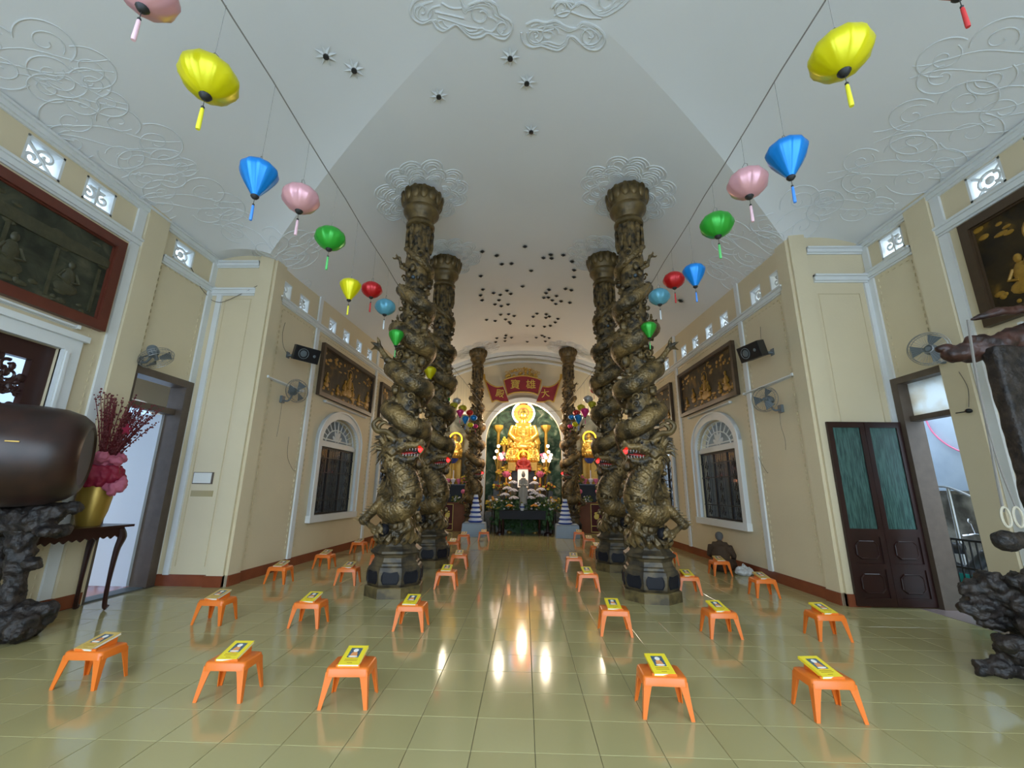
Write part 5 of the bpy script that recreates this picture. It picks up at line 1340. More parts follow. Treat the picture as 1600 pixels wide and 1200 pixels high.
blob([('e', (0, 0, .06), (.20, .14, .07)), ('e', (-.08, .02, .10), (.09, .09, .06)), ('e', (.1, -.01, .09), (.08, .08, .06)), ('e', (.02, .03, .14), (.05, .04, .05))], 'bag_body', M['bagcloth'], .014, t, 2, (16, .02))
MB().tube(smooth_path([(-.03, .03, .16), (0, .03, .21), (.05, .03, .17)], 5), .008, 5).build('bag_handle', M['bagcloth'], t)

# ------------------------------------------------------------------ alley outside the right doorway: gate, motorbike, pipes
gx = 6.62
t = thing('iron_gate', 'low black iron gate with teal sheet panel outside the right doorway', 'gate', (gx, 6.1, -.05))
mb = MB(); mb.bx((-.015, 0, .98), (.015, 1.6, 1.01)); mb.bx((-.015, 0, .58), (.015, 1.6, .61)); mb.bx((-.015, 0, .04), (.015, 1.6, .07)); mb.build('rail', M['iron'], t, smooth=False)
bar = MB().bx((-.008, -.008, .05), (.008, .008, 1.0)).mesh('bar', M['iron'], False)
for k in range(17):
    b = bpy.data.objects.new('bar', bar); C.objects.link(b); b.parent = t; b.location = (0, .03+k*.095, 0)
mb = MB()
for k in range(16): mb.bx((.03+.015*(k % 2), .02+k*.1, .03), (.036+.015*(k % 2), .12+k*.1, .50))
mb.build('teal_sheet', M['teal'], t, smooth=False)
mt_ = MB().bx((-.16, 0, 0), (.16, 1.2, .012)).build('door_mat', M['teal'], smooth=False, loc=(6.35, 5.75, .0)); tag(mt_, 'teal mat on the floor at the right doorway sill', 'mat')
mk = thing('motorbike', 'dark motorbike with chrome handlebars parked beyond the iron gate', 'motorbike', (7.45, 8.0, -.07), math.radians(25))
for y, nm in ((-.6, 0), (.62, 0)):
    wh = MB().tube([(0, y+.28*math.cos(2*PI*k/28), .30+.28*math.sin(2*PI*k/28)) for k in range(28)], .042, 8, closed=True).build('wheel', M['black'], mk)
    mb = MB(); mb.cyl((-.05, y, .3), (.05, y, .3), .04, n=10); mb.tube([(0, y+.23*math.cos(2*PI*k/24), .30+.23*math.sin(2*PI*k/24)) for k in range(24)], .012, 6, closed=True)
    for k in range(12): mb.cyl((0, y, .3), (0, y+.23*math.cos(k*PI/6), .3+.23*math.sin(k*PI/6)), .004, n=4)
    mb.build('rim', M['chrome'], wh)
blob([('t', [(0, .55, .45), (0, .2, .5), (0, -.1, .42), (0, -.4, .75)], [.09, .13, .1, .1]), ('e', (0, .15, .38), (.13, .2, .13)), ('t', [(0, -.45, .95), (0, -.55, .5)], [.07, .06])], 'body_shell', M['black'], .02, mk, 2)
blob([('t', [(0, -.1, .78), (0, .25, .80), (0, .62, .84)], [.09, .11, .07])], 'seat', M['iron'], .02, mk, 2)
mb = MB(); mb.tube(smooth_path([(-.34, -.25, 1.02), (-.2, -.38, 1.05), (0, -.42, 1.0), (.2, -.38, 1.05), (.34, -.25, 1.02)], 5), .014, 7); mb.build('handlebar', M['chrome'], mk)
for s_ in (-1, 1):
    mb = MB(); mb.cyl((s_*.2, -.36, 1.04), (s_*.27, -.36, 1.22), .006, n=5); mb.ell((s_*.29, -.36, 1.26), (.055, .015, .04), 12, 6); mb.build('mirror', M['chrome'], mk)
MB().ell((0, -.52, .92), (.075, .05, .065), 14, 8).build('headlamp', M['chrome'], mk)
mb = MB(); mb.tube(smooth_path([(.12, .0, .25), (.14, .35, .26), (.14, .75, .34)], 4), radii(9, [.02, .035, .04]), 10); mb.build('exhaust', M['chrome'], mk)
def pipe(pts, r, mt, lab, nm='pipe'): tag(MB().tube(smooth_path(pts, 6), r, 8).build(nm, M[mt]), lab, 'pipe')
wp_ = [at_x(u, v, 6.5) for u, v in ((1424, 690), (1440, 780), (1458, 890), (1463, 925), (1467, 948))]
pipe([tuple(p) for p in wp_], .018, 'ext_white', 'thin white vertical pipe just outside the right doorway jamb')
pipe([tuple(at_x(u, v, 8.1)) for u, v in ((1436, 768), (1450, 762), (1478, 761), (1515, 775), (1540, 790))], .02, 'steel', 'bent steel rail above the concrete ledge in the alley')
pp_ = at_x(1481, 762, 8.1)
pipe([(8.1, pp_.y, 0), (8.1, pp_.y, pp_.z)], .03, 'steel', 'vertical steel pipe by the alley ledge')
pipe([tuple(at_x(u, v, 8.66)) for u, v in ((1446, 655), (1458, 676), (1480, 695), (1512, 710), (1540, 716))], .016, 'petal_pink', 'reddish hose looping across the pale blue alley wall', 'hose')
tt = thing('stone_slab', 'flat grey stone slab resting over the alley ledge', 'slab', (8.45, 8.9, 1.62)); MB().bx((-.35, -.5, 0), (.2, .55, .06)).build('slab_body', M['dirtywall'], tt, smooth=False)
# ------------------------------------------------------------------ altar
AX = -.07          # axis of the altar
def P17(u, v, y=17.0): return at_y(u, v, y)
# stepped altar base inside the arch
t = thing('altar', 'olive and gold stepped altar under the arch', 'altar', (AX, 18.3, 0))
for k, (x, y0, y1, z0, z1) in enumerate(((1.5, -.9, 1.5, 0, .75), (1.42, -.4, 1.5, .75, 1.35), (1.25, .1, 1.5, 1.35, 1.95), (1.1, .55, 1.5, 1.95, 2.45))):
    MB().bx((-x, y0, z0), (x, y1, z1)).build('step', M['plinth'], t, smooth=False)
mb = MB()
for k in range(7): mb.bx((-1.4+k*.4, -.92, .12), (-1.06+k*.4, -.9, .62))
mb.build('front_panel', M['pedestal'], t, smooth=False)

def buddha(loc, s, label, mt='gold', robe=None, lotus=True, grp='gold altar statues', halo=None, voxel=.022):
    t = thing('buddha_statue', label, 'statue', loc, 0, grp)
    its = [('e', (0, 0, .12), (.52, .34, .13)), ('t', [(-.42, .02, .12), (-.25, -.25, .12), (.12, -.28, .12)], [.13, .12, .09]), ('t', [(.42, .02, .12), (.25, -.25, .13), (-.12, -.28, .16)], [.13, .12, .09]),
           ('t', [(0, .03, .15), (0, .02, .45), (0, .02, .75)], [.27, .23, .24]), ('t', [(-.24, .02, .80), (.24, .02, .80)], [.10, .10]),
           ('t', [(-.30, .02, .78), (-.40, -.04, .50), (-.22, -.24, .32), (-.03, -.28, .28)], [.10, .095, .075, .05]), ('t', [(.30, .02, .78), (.40, -.04, .50), (.22, -.24, .32), (.03, -.28, .28)], [.10, .095, .075, .05]),
           ('t', [(0, .02, .85), (0, .02, 1.0)], [.09, .08]), ('t', [(-.3, 0, .7), (-.42, .05, .2)], [.1, .14]), ('t', [(.3, 0, .7), (.42, .05, .2)], [.1, .14])]
    sc = lambda it: (it[0], [tuple(c*s for c in p) for p in it[1]], [r*s for r in it[2]]) if it[0] == 't' else (it[0], tuple(c*s for c in it[1]), tuple(c*s for c in it[2]))
    o = blob([sc(i) for i in its], 'body', M[robe or mt], voxel*s, t, 2)
    h = blob([sc(i) for i in [('e', (0, 0, 1.12), (.125, .13, .16)), ('e', (0, .01, 1.27), (.07, .07, .07)), ('e', (-.13, .01, 1.10), (.022, .03, .075)), ('e', (.13, .01, 1.10), (.022, .03, .075)), ('e', (0, -.135, 1.10), (.018, .025, .035)), ('e', (0, -.12, 1.045), (.035, .02, .012))]], 'head', M[mt], .014*s, t, 1)
    mb = MB()
    for k in range(5):
        z = (.35+.1*k)*s; mb.tube([( (.24-.02*k)*s*math.sin(a), (-.235+.03*abs(a))*s*math.cos(a*.6)-.0, z-.10*s*math.cos(a*1.2)) for a in [q/6-1 for q in range(13)]], .011*s, 5)
    mb.build('robe_folds', M[robe or mt], t)
    if lotus:
        mb = MB(); mb.lathe([(.34*s, -.30*s), (.40*s, -.26*s), (.30*s, -.18*s), (.46*s, -.06*s), (.50*s, 0), (.4*s, .02*s)], 24); mb.build('lotus_throne', M[mt], t)
        pm = MB().ell((0, 0, 0), (.075*s, .035*s, .12*s), 8, 6).mesh('petal', M[mt], True)
        for k in range(16):
            a = 2*PI*k/16; q = bpy.data.objects.new('petal', pm); C.objects.link(q); q.parent = t; q.location = (.47*s*math.cos(a), .47*s*math.sin(a), -.07*s); q.rotation_euler = (math.radians(-14), 0, a-PI/2)
    return t
def ring(parent, c, r, w, mt, a0=0, a1=2*PI, name='neon_ring', n=40):
    full = a1-a0 > 6.2
    P = [(c[0]+r*math.cos(lerp(a0, a1, k/n)), c[1], c[2]+r*math.sin(lerp(a0, a1, k/n))) for k in range(n if full else n+1)]
    return MB().tube(P, w, 8, closed=full).build(name, M[mt], parent)
bb = at_y(817, 707, 18.9)
BS = 1.55
zb = bb.z+.05
main = buddha((AX, 18.95, zb), BS*.93, 'large golden Buddha statue seated under the glowing halo in the altar arch')
hc = at_y(818, 646, 19.45)-Vector((AX, 18.95, zb))
pxm = 19.3/FPX
disc = MB().prism([(hc.x+.44*math.cos(2*PI*k/40), hc.z+.44*math.sin(2*PI*k/40)) for k in range(40)], hc.y, hc.y+.03).build('halo_disc', M['neon_orange'], main)
ring(main, (hc.x, hc.y-.04, hc.z), .24, .022, 'neon_red'); ring(main, (hc.x, hc.y-.04, hc.z), .40, .02, 'neon_orange')
ring(main, (hc.x, hc.y-.03, hc.z), .50, .035, 'neon_white', math.radians(115), math.radians(240)); ring(main, (hc.x, hc.y-.03, hc.z), .50, .035, 'neon_white', math.radians(-60), math.radians(65))
ring(main, (hc.x, hc.y-.02, hc.z), .56, .018, 'neon_red', math.radians(60), math.radians(120))
# tiered gold throne under it
t = thing('gold_throne', 'gilded tiered throne under the large golden Buddha', 'throne', (AX, 18.95, zb-.3*BS))
zt = zb-.3*BS
mb = MB(); prof = [(.95, 2.45-zt), (.95, 2.6-zt), (.82, 2.66-zt), (.78, (2.6-zt)*.45), (.88, -.1), (.72, -.04), (.72, 0)]
mb.lathe(prof, 8, ph=PI/8); mb.build('throne_body', M['gold'], t, smooth=False)
for (u, v, y, s_, lab, robe) in ((800, 718, 18.2, .52, 'small golden statue left of the red-robed figure', None), (833, 718, 18.2, .52, 'small golden statue right of the red-robed figure', None), (818, 737, 17.85, .62, 'seated figure in a red brocade robe before the large Buddha', 'redcloth')):
    p = at_y(u, v, y); b = buddha((p.x, y, p.z), s_, lab, robe=robe, lotus=robe is None, grp='smaller altar statues', voxel=.03)
    ring(b, (0, .3*s_, 1.05*s_), .36*s_, .03 if robe else .02, 'neon_yellow' if robe else 'gold', name='halo_ring')
    MB().bx((-.3*s_, -.2, -1.2*s_ if robe else -.9*s_), (.3*s_, .2, -.25*s_ if robe is None else -.02)).build('pedestal', M['gold_paint'], b, smooth=False)
# slim gold lotus pillars in the niche
for u, lab in ((779, 'left'), (853, 'right')):
    p = at_y(u, 668, 19.2); t = thing('lotus_pillar', 'slim bronze-gold lotus pillar, %s of the large Buddha' % lab, 'pillar', (p.x, 19.2, 1.9))
    h = p.z-1.9
    MB().lathe([(.11, 0), (.11, .1), (.075, .2), (.075, h-.25), (.1, h-.2)], 14).build('pillar_shaft', M['gold_paint'], t)
    mb = MB(); mb.lathe([(.1, h-.2), (.2, h-.05), (.22, h+.08), (.17, h+.1)], 14, ripple=lambda i, k: 1+.1*(k % 2)); mb.build('lotus_capital', M['gold_paint'], t)

# flowers: one routine for every bouquet
LS = 1.0
def bouquet(name, label, loc, w, d, h, cols, n, leaf='leaf', seed=1, r=(.03, .05), cat='flowers', group='altar flower arrangements', base=None):
    rnd = random.Random(seed); t = thing(name, label, cat, loc, 0, group)
    mb = MB(); lv = MB(); fl = {}
    for k in range(n*2):
        a = rnd.uniform(0, 2*PI); q = math.sqrt(rnd.random()); z = h*rnd.uniform(.15, 1)*(1-.35*q)
        x, y = w*q*math.cos(a), d*q*math.sin(a)
        mb.tube([(x*.2, y*.2, 0), (x*.7, y*.7, z*.6), (x, y, z)], .006, 4)
        R3 = Euler((rnd.uniform(-1, 1), rnd.uniform(-1, 1), a)).to_matrix()
        lv.ell((x*.95, y*.95, z*.9), (.075*LS, .03*LS, .008), 6, 4, R3)
        if k < n:
            c_ = cols[k % len(cols)]; rr = rnd.uniform(*r); g = fl.setdefault(c_, MB())
            for j in range(6):
                b = 2*PI*j/6; g.ell((x+rr*.6*math.cos(b), y+rr*.45*math.sin(b)-.01, z+rr*.5*math.sin(b)), (rr*.5, rr*.4, rr*.35), 6, 4)
            g.ell((x, y-.02, z+rr*.2), rr*.45, 6, 4)
    o = mb.build('stems', M['leaf'], t); o['kind'] = 'stuff'; o = lv.build('leaves', M[leaf], t); o['kind'] = 'stuff'
    for c_, g in fl.items(): o = g.build('blossoms', M[c_], t); o['kind'] = 'stuff'
    if base == 'vase': MB().lathe([(.07, -.28), (.1, -.2), (.09, -.06), (.06, 0), (.05, -.02)], 14).build('vase', M['china_white'], t)
    if base == 'tall': MB().lathe([(.10, -loc[2]), (.13, -loc[2]*.8), (.07, -loc[2]*.4), (.09, -.05), (.07, 0)], 14).build('vase', M['pedestal'], t)
    return t
def top_z(y): # top of the altar steps at depth y
    return 0 if y < 17.4 else .75 if y < 17.9 else 1.35 if y < 18.4 else 1.95 if y < 18.85 else 2.45
for i, (u, v, y, w, h, cols, leaf, r, lab) in enumerate((
    (771, 786, 17.15, .30, .55, ('petal_orange', 'petal_yellow', 'petal_white'), 'leaf_y', (.04, .06), 'tall orange and yellow bouquet at the left side of the altar'), (866, 786, 17.15, .30, .55, ('petal_orange', 'petal_yellow', 'petal_white'), 'leaf_y', (.04, .06), 'tall orange and yellow bouquet at the right side of the altar'),
    (784, 760, 17.7, .34, .42, ('petal_orange', 'redcloth', 'petal_yellow'), 'leaf', (.04, .06), 'orange and red flowers left of the lit picture'), (854, 760, 17.7, .34, .42, ('petal_orange', 'redcloth', 'petal_yellow'), 'leaf', (.04, .06), 'orange and red flowers right of the lit picture'),
    (787, 738, 18.1, .32, .45, ('petal_yellow', 'petal_orange', 'gold'), 'leaf_y', (.05, .07), 'yellow flower bank on the left altar step'), (848, 738, 18.1, .32, .45, ('petal_yellow', 'petal_orange', 'gold'), 'leaf_y', (.05, .07), 'yellow flower bank on the right altar step'),
    (786, 714, 18.6, .22, .42, ('petal_pink', 'petal_pink', 'petal_white'), 'leaf', (.05, .08), 'pink flowers beside the left globe lamps'), (850, 714, 18.6, .22, .42, ('petal_pink', 'petal_pink', 'petal_white'), 'leaf', (.05, .08), 'pink flowers beside the right globe lamps'))):
    p = at_y(u, v, y); b = bouquet('flower_bouquet', lab, (p.x, y, p.z-h*.45), w, .18, h, cols, 34, leaf, 100+i, r)
    z0 = top_z(y)-(p.z-h*.45); MB().lathe([(.10, z0), (.11, z0+.05), (.05, z0*.4), (.08, -.02), (.06, .04)], 12).build('vase', M['pedestal'], b)
# fruit pyramid
t = thing('fruit_plate', 'pyramid of yellow fruit on a stand left of the large Buddha', 'fruit', tuple(at_y(788, 697, 18.7)), 0)
mb = MB(); mb.lathe([(.22, 0), (.25, .03), (.1, 0), (.06, -.3), (.14, -.4)], 14); mb.build('stand', M['gold_paint'], t)
for lv_ in range(4):
    for k in range(max(1, 7-2*lv_)):
        n_ = max(1, 7-2*lv_); rr_ = .16-.045*lv_ if n_ > 1 else 0; a = 2*PI*k/n_
        o = MB().ell((rr_*math.cos(a), rr_*math.sin(a), .07+lv_*.095), .06, 10, 7).build('fruit', M['petal_yellow'], t)
t['label'] = 'pyramid of yellow fruit on a stand left of the large Buddha'
# globe lamp clusters
for sd, pts in (('left', [(779, 697), (776, 705), (782, 710), (773, 715), (784, 715)]), ('right', [(856, 697), (857, 706), (851, 711), (861, 711), (853, 715), (860, 716), (849, 720), (858, 720)])):
    c_ = at_y(pts[2][0], 722, 18.15); t = thing('globe_lamp_tree', 'cluster of glowing globe lamps %s of the large Buddha' % sd, 'lamp', (c_.x, 18.15, 1.35), 0, 'globe lamp clusters')
    for u, v in pts:
        p = at_y(u, v, 18.15)-Vector((c_.x, 18.15, 1.35)); MB().ell(p, .065, 14, 10).build('globe', M['globe'], t)
        MB().tube(smooth_path([(0, 0, .15), (p.x*.3, 0, p.z*.5), (p.x, 0, p.z-.06)], 4), .01, 5).build('stem', M['gold_paint'], t)
    MB().lathe([(.13, 0), (.13, .03), (.03, .06), (.02, .2)], 14).build('base', M['gold_paint'], t)
# lotus lamps and candle lamps
for u, v, lab in ((797, 747, 'left of the lit picture'), (836, 747, 'right of the lit picture')):
    p = at_y(u, v, 17.25); t = thing('candle_lamp', 'glowing orange candle lamp '+lab, 'lamp', (p.x, 17.25, 0), 0, 'candle lamps')
    MB().ell((0, 0, p.z), .055, 12, 8).build('flame_bulb', M['candle'], t); MB().lathe([(.1, .0), (.1, .03), (.03, .08), (.025, p.z-.2), (.07, p.z-.12), (.07, p.z-.05)], 12).build('stand', M['gold_paint'], t)
for u, v, lab in ((791, 743, 'left'), (844, 743, 'right')):
    p = at_y(u, v, 17.75); t = thing('lotus_ornament', 'large pink lotus ornament, %s of the lit picture' % lab, 'ornament', (p.x, 17.75, p.z), 0, 'pink lotus ornaments')
    pm = MB().ell((0, 0, 0), (.06, .03, .12), 8, 6).mesh('petal', M['petal_pink'], True)
    for k in range(14):
        a = 2*PI*k/7+(.4 if k > 6 else 0); r_ = .12 if k < 7 else .07; q = bpy.data.objects.new('petal', pm); C.objects.link(q); q.parent = t; q.location = (r_*math.cos(a), r_*math.sin(a), .02 if k < 7 else .06); q.rotation_euler = (math.radians(-35 if k < 7 else -12), 0, a-PI/2)
    MB().lathe([(.08, .75-p.z), (.08, .8-p.z), (.03, .9-p.z), (.05, -.05)], 10).build('stand', M['gold_paint'], t)
# lit picture and standing stone statue
pa = at_y(808.5, 733, 16.9); pb = at_y(825.5, 762, 16.9)
t = thing('lit_picture', 'glowing framed picture standing in front of the altar', 'picture', ((pa.x+pb.x)/2, 16.9, 0), 0)
w2 = (pb.x-pa.x)/2
mb = MB()
for q in ((-w2, -w2+.02, pb.z, pa.z), (w2-.02, w2, pb.z, pa.z), (-w2, w2, pb.z, pb.z+.02), (-w2, w2, pa.z-.02, pa.z)): mb.bx((q[0], -.015, q[2]), (q[1], .02, q[3]))
mb.build('picture_frame', M['white'], t, smooth=False); MB().bx((-w2+.015, 0, pb.z+.015), (w2-.015, .012, pa.z-.015)).build('picture_sheet', M['picture_light'], t, smooth=False)
MB().bx((-w2*.3, .02, 0), (w2*.3, .06, pb.z+.02)).build('stand', M['panel_dark'], t, smooth=False)
TBZ = .62
TBZ = at_y(817, 798, 16.2).z
ps_ = at_y(817.5, 787, 16.55); pt_ = at_y(817, 737, 16.55); hh = pt_.z-ps_.z
t = thing('standing_statue', 'pale grey standing statue among the white chrysanthemums', 'statue', (ps_.x, 16.55, ps_.z))
blob([('t', [(0, 0, 0), (0, 0, hh*.25), (0, 0, hh*.5), (0, 0, hh*.74)], [.16, .13, .115, .10]), ('t', [(-.10, 0, hh*.76), (.10, 0, hh*.76)], [.05, .05]), ('t', [(-.12, 0, hh*.74), (-.15, -.06, hh*.55), (-.03, -.13, hh*.58)], [.045, .04, .03]), ('t', [(.12, 0, hh*.74), (.15, -.06, hh*.55), (.03, -.13, hh*.58)], [.045, .04, .03]), ('t', [(-.12, -.04, hh*.5), (-.14, -.03, hh*.2)], [.04, .05]), ('t', [(.12, -.04, hh*.5), (.14, -.03, hh*.2)], [.04, .05])], 'body', M['statue'], .018, t, 2)
blob([('e', (0, 0, hh*.9), (.075, .08, .11)), ('e', (0, .01, hh*.97), (.05, .05, .07)), ('e', (0, -.08, hh*.89), (.012, .02, .02))], 'head', M['statue'], .012, t, 1)
MB().bx((-.16, -.12, TBZ-ps_.z+.02), (.16, .12, .02)).build('pedestal', M['pedestal'], t, smooth=False)
# table in front of the altar
tl = at_y(785, 835, 16.3); tr_ = at_y(851, 835, 16.3); ztab = at_y(817, 798, 16.2).z
TBZ = ztab
t = thing('offering_table', 'low black offering table with thin legs before the altar', 'table', (AX, 16.45, 0))
MB().bx((-.86, -.3, ztab-.05), (.86, .4, ztab)).build('tabletop', M['panel_dark'], t, smooth=False)
MB().bx((-.84, -.28, ztab-.30), (.84, .36, ztab-.05)).build('apron', M['panel_dark'], t, smooth=False)
for x in (-.72, .62):
    for y in (-.22, .3): MB().cyl((x, y, 0), (x, y, ztab-.3), .03, .04, 8).build('leg', M['wood'], t)
# white chrysanthemum heads
ch = [(802, 755), (835, 756), (793, 764), (802, 767.5), (830, 768), (835, 772), (845.5, 766), (789, 774), (803, 779), (829, 779), (845, 776)]
def mum(loc, s, mt, lab, grp, stem):
    t = thing('chrysanthemum', lab, 'flower', loc, 0, grp); mb = MB()
    for k in range(26):
        a = k*2.4; q = math.sqrt(k/26); mb.ell((s*q*math.cos(a)*.95, s*q*math.sin(a)*.7, s*(.42-.45*q*q)), (s*.2, s*.2, s*.16), 6, 4)
    mb.build('petals', M[mt], t); MB().tube([(0, 0, -s*.1), (0, .02, -stem)], .009, 5).build('stem', M['leaf'], t)
    return t
CL = ['topmost on the left of the grey statue', 'topmost on the right of the grey statue', 'upper outer one left of the grey statue', 'at the left shoulder of the grey statue', 'at the right shoulder of the grey statue', 'just below the right shoulder of the grey statue', 'upper outer one right of the grey statue', 'outermost low one left of the grey statue', 'at the left foot of the grey statue', 'at the right foot of the grey statue', 'outermost low one right of the grey statue']
for i, (u, v) in enumerate(ch):
    y = 16.65+.25*((775-v)/20); p = at_y(u, v, y)
    mum(tuple(p), .185, 'petal_white', 'large white chrysanthemum bloom, '+CL[i], 'white chrysanthemums around the grey statue', p.z-.5)
for u, v, lab in ((796, 791, 'left'), (835, 791, 'right')):
    p = at_y(u, v, 16.3); mum(tuple(p), .14, 'petal_orange', 'orange chrysanthemum ball on the black offering table, %s side' % lab, None, p.z-ztab)
for i, (u, v, w, h, cols, n, lab) in enumerate(((784, 793, .38, .42, ('petal_white', 'leaf_y'), 26, 'leafy greenery with small white lilies at the left end of the offering table'), (852, 793, .38, .42, ('petal_white', 'leaf_y'), 26, 'leafy greenery with small white lilies at the right end of the offering table'),
                                ((817), 788, .42, .30, ('leaf_y', 'petal_white'), 14, 'green foliage at the middle of the offering table'))):
    p = at_y(u, v, 16.35); b = bouquet('greenery', lab, (p.x, 16.42, ztab), w, .16, h, cols, n, 'leaf', 200+i, (.03, .045))
LS = 1.7
bouquet('dark_foliage', 'dark green foliage mass behind the white chrysanthemums', (AX, 17.08, .0), 1.25, .2, 1.75, ('leaf',), 330, 'leaf', 300, (.05, .07), 'foliage')
LS = 1.0
p = at_y(816, 797, 16.2); t = thing('porcelain_vase', 'small blue-white porcelain vase in the middle of the offering table', 'vase', (p.x, 16.2, ztab))
MB().lathe([(.05, 0), (.08, .05), (.09, .14), (.05, .22), (.06, .26)], 14).build('vase_body', M['china_white'], t); MB().lathe([(.092, .1), (.095, .13), (.09, .16)], 14, cap=False).build('blue_band', M['china_blue'], t)
for u, lab in ((781, 'left'), (856, 'right')):
    p = at_y(u, 830, 16.5); t = thing('plant_stand', 'slender dark stand with trailing leaves, %s of the offering table' % lab, 'stand', (p.x, 16.5, 0))
    MB().lathe([(.14, 0), (.14, .05), (.05, .1), (.04, ztab-.2), (.12, ztab-.1), (.12, ztab-.05)], 12).build('pedestal', M['wood'], t)
    mb = MB(); rnd = random.Random(7)
    for k in range(34):
        a = rnd.uniform(0, 2*PI); mb.ell((.16*math.cos(a), .12*math.sin(a), ztab-.05-rnd.uniform(-.15, .45)), (.05, .02, .08), 6, 4)
    o = mb.build('trailing_leaves', M['leaf'], t); o['kind'] = 'stuff'
# ------------------------------------------------------------------ side altars
for sd, u0, u1, uf0, uf1, us, vs_, nm in ((-1, 682, 733, 688, 706, 710, 686, 'left'), (1, 902, 948, 925, 943, 921, 684, 'right')):
    cx0 = at_y(u0, 800, 17.0).x; cx1 = at_y(u1, 800, 17.0).x; zt = at_y(u0, 786, 17.0).z
    t = thing('altar_cabinet', 'varnished brown altar cabinet with a gold emblem panel, %s side altar' % nm, 'cabinet', ((cx0+cx1)/2, 17.68, 0), 0)
    hw = (cx1-cx0)/2
    MB().bx((-hw, -.32, 0), (hw, .28, zt-.03)).build('cabinet_body', M['cabinet'], t, smooth=False); MB().bx((-hw-.04, -.36, zt-.03), (hw+.04, .3, zt+.02)).build('cabinet_top', M['cabinet'], t, smooth=False)
    fa = at_y(uf0, 800, 17.0).x-(cx0+cx1)/2; fb = at_y(uf1, 800, 17.0).x-(cx0+cx1)/2
    pn = MB().bx((fa, -.36, .04), (fb, -.325, zt-.04)).build('emblem_panel', M['maroon'], t, smooth=False)
    mb = MB(); e_ = .022
    for q in ((fa, fa+e_, .04, zt-.04), (fb-e_, fb, .04, zt-.04), (fa, fb, .04, .04+e_), (fa, fb, zt-.04-e_, zt-.04), (fa, fb, .26, .26+e_)): mb.bx((q[0], -.368, q[2]), (q[1], -.358, q[3]))
    mb.build('gold_border', M['yellow_line'], pn, smooth=False)
    mb = MB(); cxx = (fa+fb)/2; cz_ = .26+(zt-.3)*.48
    mb.ell((cxx, -.365, cz_-.04), (.10, .012, .10), 14, 8); mb.ell((cxx-.03, -.365, cz_+.08), (.05, .012, .05), 10, 6); mb.ell((cxx+.05, -.367, cz_+.12), (.045, .01, .025), 10, 6); mb.ell((cxx+.06, -.367, cz_+.02), (.04, .012, .06), 10, 6)
    mb.build('gold_emblem', M['yellow_line'], pn)
    # niche statue with its yellow neon ring
    p = at_y(us, vs_+25, 18.35); b = buddha((p.x, 18.35, p.z), .66, 'golden statue with a yellow neon halo in the %s side altar' % nm, grp='side altar statues', voxel=.03)
    cc = at_y(us+(2 if sd < 0 else 0), vs_, 18.6)-Vector((p.x, 18.35, p.z)); ring(b, cc, .27, .032, 'neon_yellow')
    MB().bx((-.3, -.1, 1.2-p.z), (.3, .3, -.2)).build('pedestal', M['gold_paint'], b, smooth=False)
    s1 = thing('shelf_altar', 'dark carved shelf holding offerings above the %s cabinet' % nm, 'shelf', ((cx0+cx1)/2, 17.72, 0))
    zs = at_y(us, 758, 17.5).z
    MB().bx((-hw*.9, -.1, zt+.02), (hw*.9, .2, zs)).build('shelf_body', M['panel_dark'], s1, smooth=False)
    MB().bx((-hw*.9-.04, -.14, zs), (hw*.9+.04, .24, zs+.04)).build('shelf_top', M['wood'], s1, smooth=False)
    zz = zs+.04; rnd = random.Random(40+sd)
    bwl = at_y(us-3 if sd < 0 else us+1, 719, 17.6); t = thing('blue_bowl', 'blue glazed bowl below the golden statue, %s side altar' % nm, 'bowl', (bwl.x, 17.75, bwl.z))
    MB().lathe([(.08, -.12), (.1, -.11), (.19, .0), (.22, .08), (.2, .08), (.15, 0)], 18).build('bowl_body', M['china_white'] if False else M['china_blue'], t)
    MB().lathe([(.12, zz-bwl.z), (.12, zz-bwl.z+.04), (.05, zz-bwl.z+.1), (.06, -.12)], 12).build('stand', M['gold_paint'], t)
    for k, (du, col) in enumerate(((-11, 'petal_pink'), (-3, 'petal_white'), (6, 'petal_pink'), (12, 'petal_orange'))):
        q = at_y(us+du*sd*-1, 752, 17.5); t = thing('lotus_candle', 'small %s lotus cup on the %s shelf, %s' % ({'petal_pink': 'pink', 'petal_white': 'white', 'petal_orange': 'orange'}[col], nm, ('outermost', 'second from outside', 'third from outside', 'innermost')[k]), 'candle', (q.x, 17.66, zz), 0, 'lotus cups on the side altars')
        MB().lathe([(.05, 0), (.03, .05), (.08, .10), (.10, .2), (.06, .22)], 12, ripple=lambda i, k: 1+.12*(k % 2)).build('cup', M[col], t)
        if col == 'petal_white': MB().cyl((0, 0, .2), (0, 0, .55), .022, n=8).build('taper', M['petal_white'], t)
    for k, (du, dv) in enumerate(((-14, 768), (13, 768))):
        q = at_y(us+du, dv, 17.4); t = thing('pink_lotus_lamp', 'round pink lotus lamp on the front of the %s shelf, %s end' % (nm, 'left' if k == 0 else 'right'), 'lamp', (q.x, 17.5, zt+.02), 0, 'pink lotus lamps of the side altars')
        MB().ell((0, 0, q.z-zt-.02), (.09, .07, .09), 12, 8).build('lotus_bowl', M['petal_pink'], t); MB().lathe([(.07, 0), (.07, .02), (.02, .05), (.02, q.z-zt-.1)], 10).build('stand', M['gold_paint'], t)
    q = at_y(us-1*sd, 778, 17.2); bouquet('green_bouquet', 'green and white bouquet on the %s cabinet top' % nm, (q.x, 17.48, zt+.02), .2, .08, .32, ('petal_white', 'leaf_y'), 20, 'leaf', 400+sd, (.03, .045), base=None)
